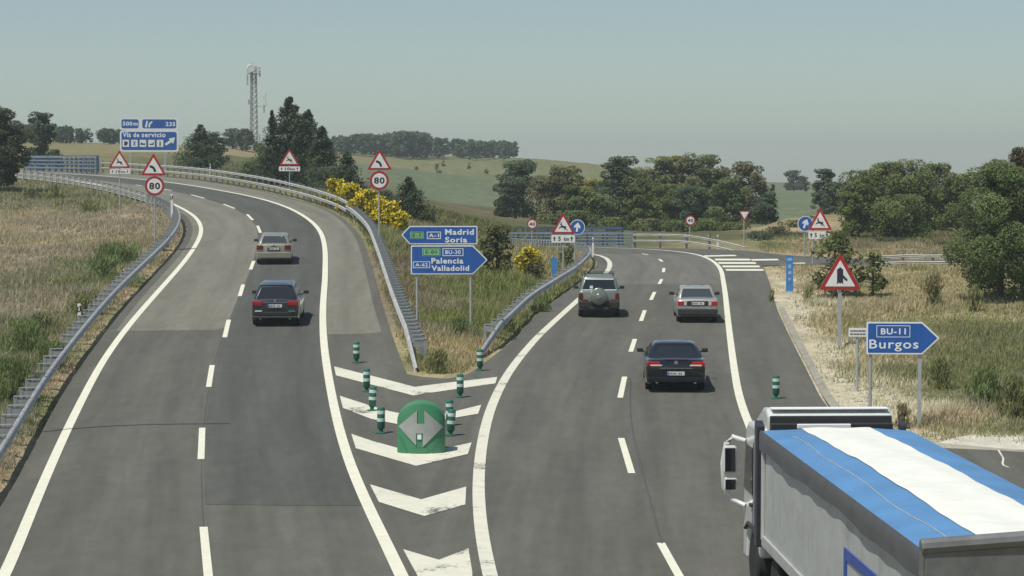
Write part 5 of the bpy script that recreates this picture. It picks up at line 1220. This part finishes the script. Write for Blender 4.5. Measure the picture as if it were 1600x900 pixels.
rows += [('bushy mid-green pine filling the gap under the two highest crowns', 1048, 285, 372, 34, 216, PINE, .05, .5), ('brownish thin pine at the right shoulder of the highest crown', 1125, 262, 372, 24, 226, BROWNG, .1, .6), ('pale green pine behind the tall dark one on its right', 990, 262, 366, 26, 232, OLV, .1, .6), ('low green pine behind the yellow crown on its left', 905, 290, 366, 30, 205, PINE, .05, .5)]
for lab, px, tp_, bs, hw, d, c, lo, pk in rows: plant('pine_tree', lab, 'pine', px, tp_, bs, hw * 1.18, d, c, G2, 6, lo * .8, peak=pk)
plant('cypress_tree', 'thin dark cypress against the small green field', 'cypress', 1207, 284, 330, 4.5, 300, PDARK, G2)
for i, (px, tp_, bs, hw, d, c, lab) in enumerate([(850, 335, 366, 30, 200, OLV, 'olive shrub behind the railing under the dark broad pine'), (905, 330, 370, 34, 198, BROAD, 'green shrub behind the railing below the yellow crown'), (960, 340, 372, 30, 196, PINE, 'green shrub behind the railing below the tall dark pine'), (1015, 342, 374, 30, 195, OLV, 'olive shrub behind the end of the bridge railing'), (1060, 345, 378, 28, 192, BROAD, 'green shrub left of the far 40 sign'), (1108, 342, 380, 30, 190, PINE, 'dark green shrub right of the far 40 sign'), (1150, 348, 386, 26, 188, OLV, 'olive shrub behind the give way sign'), (1212, 355, 392, 24, 170, BROWNG, 'brownish shrub at the foot of the dirt bank'), (1190, 362, 396, 26, 160, PDARK, 'dark shrub beside the end of the far pale guardrail'), (1236, 345, 372, 20, 185, OLV, 'olive shrub on the dirt bank under the small green field'), (1262, 338, 368, 18, 190, BROWNG, 'brown shrub on the bank behind the right blue disc'), (1305, 372, 394, 24, 150, OLV, 'olive shrub at the left foot of the round grove'), (1470, 380, 398, 26, 152, BROWNG, 'brown shrub under the right end of the grove'), (1390, 376, 396, 30, 158, PDARK, 'dark undergrowth under the middle of the grove'), (805, 352, 368, 18, 190, OLV, 'small shrub behind the left end of the railing')]):
    plant('bush', lab, 'shrub', px, tp_, bs, hw, d, c, G2, cat='shrub')
# right
plant('pine_tree', 'small far tree on the skyline above the green field', 'pine', 1240, 266, 293, 18, 480, PDARK, G2, 6, .1)
plant('bush', 'pale low bush beside the small skyline tree', 'shrub', 1258, 275, 293, 8, 480, OLV, G2, cat='shrub')
plant('pine_tree', 'dark wind-bent pine left of the big round pine grove', 'pine', 1288, 261, 345, 22, 230, PDARK, G2, 6, .05)
plant('pine_tree', 'slim dark tree standing between the wind-bent pine and the grove', 'pine', 1305, 285, 370, 24, 200, PDARK, G2, 6, .05)
for px, tp_, bs, hw, d, lab in [(1345, 268, 384, 40, 172, 'bright green pine forming the left end of the round grove'), (1385, 256, 390, 42, 178, 'round pine second from left in the grove'), (1424, 251, 390, 44, 174, 'highest round pine in the middle of the grove'), (1462, 256, 392, 40, 178, 'round pine right of the highest one in the grove'), (1496, 268, 394, 36, 172, 'lower pine at the right end of the grove'), (1330, 300, 384, 26, 165, 'low bushy pine at the left foot of the grove'), (1405, 305, 392, 50, 166, 'low dark pine in front of the grove centre')]:
    plant('pine_tree', lab, 'broad', px, tp_, bs, hw, d, PINE, G2, 6, .04, peak=.55)
plant('broadleaf_tree', 'large leafy tree at the right edge beyond the grass lot', 'broad', 1562, 258, 470, 82, 112, BROAD, G2, fit=True, dens=7, lo=.03, peak=.40)
plant('broadleaf_tree', 'upright leafy tree with a tall dark shoot beside the large one', 'broad', 1556, 240, 466, 30, 113, BROAD, G2, 6, .15, peak=.6)
plant('broadleaf_tree', 'brownish tree filling the right edge behind the leafy one', 'broad', 1600, 228, 470, 36, 120, (.14, .115, .05), G2, 6, .1)
plant('broadleaf_tree', 'sprawling roadside tree behind the merge sign', 'broad', 1304, 362, 466, 44, 100, (.13, .155, .058), G2, fit=True, dens=2.4, lo=.08, peak=.5, s=.12)
plant('broadleaf_tree', 'small leafy sapling right of the merge sign', 'broad', 1364, 390, 464, 28, 99, (.13, .155, .058), G2, fit=True, dens=2.0, lo=.1, peak=.5, s=.12)
for px, tp_, bs, hw, d, c, lab in [(1458, 431, 482, 20, 96, BROWNG, 'round grey-brown bush alone in the dry grass lot'), (1524, 447, 488, 13, 95, OLV, 'thin sparse bush right of the round grey-brown one'), (1408, 632, 672, 14, 60, BROWNG, 'brown weed clump beside the truck cab roof'), (1264, 448, 468, 10, 104, OLV, 'low weed clump between the blue panel and merge sign'), (1205, 453, 476, 5, 100, OLV, 'tiny dark weed against the right shoulder edge'), (1540, 575, 640, 30, 68, BROAD, 'tall green weeds right of the Burgos sign'), (1590, 590, 655, 34, 66, OLV, 'tall weeds at the right edge above the concrete apron'), (1470, 560, 610, 26, 74, OLV, 'grey-green weeds behind the tip of the Burgos sign'),
        (682, 548, 584, 22, 73, OLV, 'low olive weeds at the point of the gore'), (716, 500, 530, 20, 84, BROAD, 'green weed clump between the posts of the Madrid sign'), (845, 470, 492, 16, 95, BROAD, 'green weed clump under the median guardrail'), (795, 500, 520, 14, 88, OLV, 'weed clump behind the lower median guardrail'),
        (140, 316, 336, 30, 142, OLV, 'dark shrub in the dry field below the far rail'), (85, 292, 312, 26, 158, OLV, 'green shrub at the far end of the dry field'), (45, 296, 312, 16, 160, BROWNG, 'shrub next to the shade of the left edge tree'), (185, 382, 414, 42, 112, BROAD, 'green bush patch in the middle of the dry field'), (160, 402, 436, 34, 104, BROAD, 'green bush patch just below the middle one'), (40, 500, 552, 46, 78, BROAD, 'green weeds spreading below the dry field, upper patch'), (70, 490, 520, 22, 84, OLV, 'olive weeds above the green spreading patch'), (15, 560, 632, 50, 66, BROAD, 'green weeds by the left rail, lower patch'), (78, 535, 580, 34, 72, BROAD, 'green weeds beside the rail posts'), (130, 458, 494, 32, 90, OLV, 'olive tuft by the upper left rail'), (250, 372, 392, 14, 114, OLV, 'small weed at the foot of the left speed sign')]:
    plant('weed_clump', lab, 'shrub', px, tp_, bs, hw, d, c, G3, 3.2, cat='shrub', s=max(.05, d * .0009), fit=True)
# far woods that read as one mass
def wood(name, label, prof_, d0, d1, c, n):
    Ps, Cs = [], []; s = d0 * .0010
    xs = [p[0] for p in prof_]
    for i in range(n):
        px = random.uniform(xs[0], xs[-1]); tp_ = np.interp(px, xs, [p[1] for p in prof_]) + random.uniform(0, 5); bs = np.interp(px, xs, [p[2] for p in prof_])
        d = random.uniform(d0, d1); x, y, _ = at(px, bs, d); z = terr(x, y); h = max(1.5, at(px, tp_, d)[2] - z); w = h * random.uniform(.28, .42)
        P, C = pine_pts(h, w, c, s, .12, 3.2, True, .6); P += np.array([x, y, z]); Ps.append(P); Cs.append(C * random.uniform(.75, 1.25))
    P = np.concatenate(Ps); C = np.concatenate(Cs); V, Fc, K = leaf_quads(P, s, C, .5, .2)
    tag(np_mesh(name, V, Fc, M['leaf'], None, K), label, 'wood', kind='stuff')
wood('distant_wood', 'dark line of far woodland left of the blue services sign', [(-40, 190, 228), (85, 194, 227), (130, 199, 227), (195, 201, 227)], 430, 470, PDARK, 60)
wood('hilltop_wood', 'dark pine wood on top of the far hill', [(505, 214, 246), (540, 212, 247), (566, 207, 248), (600, 209, 249), (630, 203, 250), (662, 206, 250), (700, 215, 250), (740, 217, 249), (780, 217, 249), (803, 222, 249)], 585, 640, PDARK, 105)
wood('field_scrub', 'sparse scrub dotting the green hillside', [(640, 258, 262), (720, 262, 266), (800, 266, 270)], 480, 560, OLV, 8)
# ------------------------------------------------------------------ grass and stones
from bisect import bisect
def fnoise(P, f, ph=0):
    x, y = P[:, 0] * f, P[:, 1] * f
    return .5 + .25 * (np.sin(x + 1.7 * np.sin(y * .8 + ph)) + np.sin(y * 1.3 + 1.5 * np.sin(x * .9 + 2 * ph)))
ROADARR = np.array(ROADPOLY + ROADPOLY[:1])
def grass(name, label, px0, px1, d0, d1, n, keep, h0, h1, mixin, pmix, green=.0):
    d = d0 * (d1 / d0) ** rng.uniform(0, 1, n); px = rng.uniform(px0, px1, n); P = np.stack([(px - 800) / F * d, d], 1)
    P += rng.normal(size=P.shape) * .15
    k = ~inside(P, ROADPOLY); P = P[k]; k = keep(P); P = P[k]
    P = P[seg_dist(P, ROADARR) > .35]; m = len(P)
    z = terrv(P); hh = (h0 + (h1 - h0) * fnoise(P, .55, 1.0) ** 1.4) * rng.uniform(.45, 1.25, m) * np.clip(.35 + seg_dist(P, ROADARR) / 2.5, .4, 1)
    base = zone(P); tone = rng.uniform(1.25, 2.0, (m, 1)) * (.85 + .3 * fnoise(P, 1.7, .3))[:, None]
    c = base * tone; pick = rng.uniform(0, 1, m) < pmix * (.3 + 1.4 * fnoise(P, .35, 2.2)); c[pick] = np.array(mixin) * rng.uniform(1.2, 2.1, (pick.sum(), 1))
    B = np.c_[P, z]; nb = 3; V, K = [], []
    for j in range(nb):
        a = rng.uniform(0, 2 * np.pi, m); w = (.010 + .00022 * P[:, 1]) * rng.uniform(.7, 1.4, m); le = rng.normal(size=(m, 2)) * .32 * hh[:, None] + np.array([.08, .02]) * hh[:, None]
        o = rng.normal(size=(m, 2)) * .10; b0 = B.copy(); b0[:, :2] += o; dx = np.stack([np.cos(a) * w, np.sin(a) * w, np.zeros(m)], 1)
        tip = b0.copy(); tip[:, :2] += le; tip[:, 2] += hh * rng.uniform(.6, 1.1, m)
        V.append(np.stack([b0 - dx - [0, 0, .03], b0 + dx - [0, 0, .03], tip], 1)); K.append(np.repeat(c[:, None], 3, 1))
    V = np.concatenate(V).reshape(-1, 3); K = np.concatenate(K).reshape(-1, 3)
    tag(np_mesh(name, V, np.arange(len(V)).reshape(-1, 3), M['grass'], None, np.clip(K, .01, 1)), label, 'grass', kind='stuff')
def left_of(P): return P[:, 0] < np.interp(P[:, 1], *zip(*sorted([(q[1], q[0]) for q in L_IN])))
XI = np.array([(q[1], q[0]) for q in R_IN if q[1] < 140]); XI = XI[np.argsort(XI[:, 0])]
XO = np.array([(q[1], q[0]) for q in L_OUT if q[1] < 220]); XO = XO[np.argsort(XO[:, 0])]
XE = np.array([(q[1], q[0]) for q in R_EDGE]); XE = XE[np.argsort(XE[:, 0])]
XL = np.array([(q[1], q[0]) for q in L_IN]); XL = XL[np.argsort(XL[:, 0])]
med = lambda P: (P[:, 0] > np.interp(P[:, 1], XO[:, 0], XO[:, 1])) & (P[:, 0] < np.interp(P[:, 1], XI[:, 0], XI[:, 1]))
rgt = lambda P: (P[:, 0] > np.interp(P[:, 1], XE[:, 0], XE[:, 1]))
lft = lambda P: (P[:, 0] < np.interp(P[:, 1], XL[:, 0], XL[:, 1]))
grass('dry_grass', 'dry tan and greyish grass of the left field', -160, 300, 48, 185, 90000, lft, .14, .50, (.255, .238, .165), .35)
grass('median_grass', 'mixed green and straw grass in the median', 480, 960, 71, 165, 70000, med, .15, .70, (.20, .215, .07), .30)
grass('verge_grass', 'dry straw grass with green tufts on the right verge', 1190, 1760, 54, 172, 105000, lambda P: rgt(P) & (rng.uniform(0, 1, len(P)) < np.clip((seg_dist(P, ROADARR) - .6) / 2.6, .04, 1)), .08, .42, (.17, .19, .075), .25)
# stones
n = 520; d = 56 * (118 / 56) ** rng.uniform(0, 1, n); off = np.abs(rng.normal(size=n)) * 1.5 + .5
P = np.stack([np.interp(d, XE[:, 0], XE[:, 1]) + off, d], 1); P = P[~inside(P, ROADPOLY)]; z = terrv(P); n = len(P)
oct_ = np.array([(1, 0, 0), (0, 1, 0), (-1, 0, 0), (0, -1, 0), (0, 0, 1), (0, 0, -1), ]); fo = np.array([(0, 1, 4), (1, 2, 4), (2, 3, 4), (3, 0, 4), (1, 0, 5), (2, 1, 5), (3, 2, 5), (0, 3, 5)])
sz = rng.uniform(.03, .13, (n, 1, 1)) ** 1.0; V = np.c_[P, z][:, None] + oct_[None] * sz * rng.uniform(.6, 1.3, (n, 6, 1)) * np.array([1, 1, .6])
so2 = np_mesh('scattered_stones', V.reshape(-1, 3), (fo[None] + 6 * np.arange(n)[:, None, None]).reshape(-1, 3), M['stone']); tag(so2, 'pale stones scattered along the gravel verge', 'stones', kind='stuff')
# ------------------------------------------------------------------ light
w = bpy.data.worlds.new('World'); scene.world = w; w.use_nodes = True; nt = w.node_tree
bg = nt.nodes['Background']; sky = N(nt, 'ShaderNodeTexSky', sky_type='NISHITA', sun_disc=False)
SUN_EL = R(63); sdir = Vector((-.72, -.69)); 
sky.sun_elevation = SUN_EL; sky.sun_rotation = math.atan2(sdir.x, sdir.y)
sky.altitude = 900; sky.air_density = 1.0; sky.dust_density = .7; sky.ozone_density = 1.0
hs = N(nt, 'ShaderNodeHueSaturation', Saturation=.95, Value=1.0); nt.links.new(sky.outputs[0], hs.inputs['Color']); nt.links.new(mixc(nt, hs.outputs[0], (.97, 1.0, .955), 1, 'MULTIPLY'), bg.inputs['Color'])
bg.inputs['Strength'].default_value = .085
sl = bpy.data.lights.new('sun', 'SUN'); sl.energy = 4.4; sl.angle = R(.5); sl.color = (1, .95, .86)
so_ = bpy.data.objects.new('sun', sl); COL.objects.link(so_)
v = Vector((sdir.normalized().x * math.cos(SUN_EL), sdir.normalized().y * math.cos(SUN_EL), math.sin(SUN_EL)))
so_.rotation_euler = (-v).to_track_quat('-Z', 'Y').to_euler(); so_.location = v * 200
vs_ = scene.view_settings; scene.display_settings.display_device = 'sRGB'
vs_.view_transform = 'Standard'; vs_.look = 'None'; vs_.exposure = 0.06; vs_.gamma = 1.0
scene.cycles.max_bounces = 5; scene.cycles.use_denoising = True

# ------------------------------------------------------------------ air
m, nt, b_ = nodes('haze_air'); nt.nodes.remove(b_)
pv = N(nt, 'ShaderNodeVolumePrincipled', Density=.0004, Anisotropy=.2); pv.inputs['Color'].default_value = (.88, 1.0, .98, 1)
nt.links.new(pv.outputs[0], nt.nodes['Material Output'].inputs['Volume'])
tag(MB().box((0, 1600, 30), (6600, 3800, 90)).build('haze', m), kind='stuff')
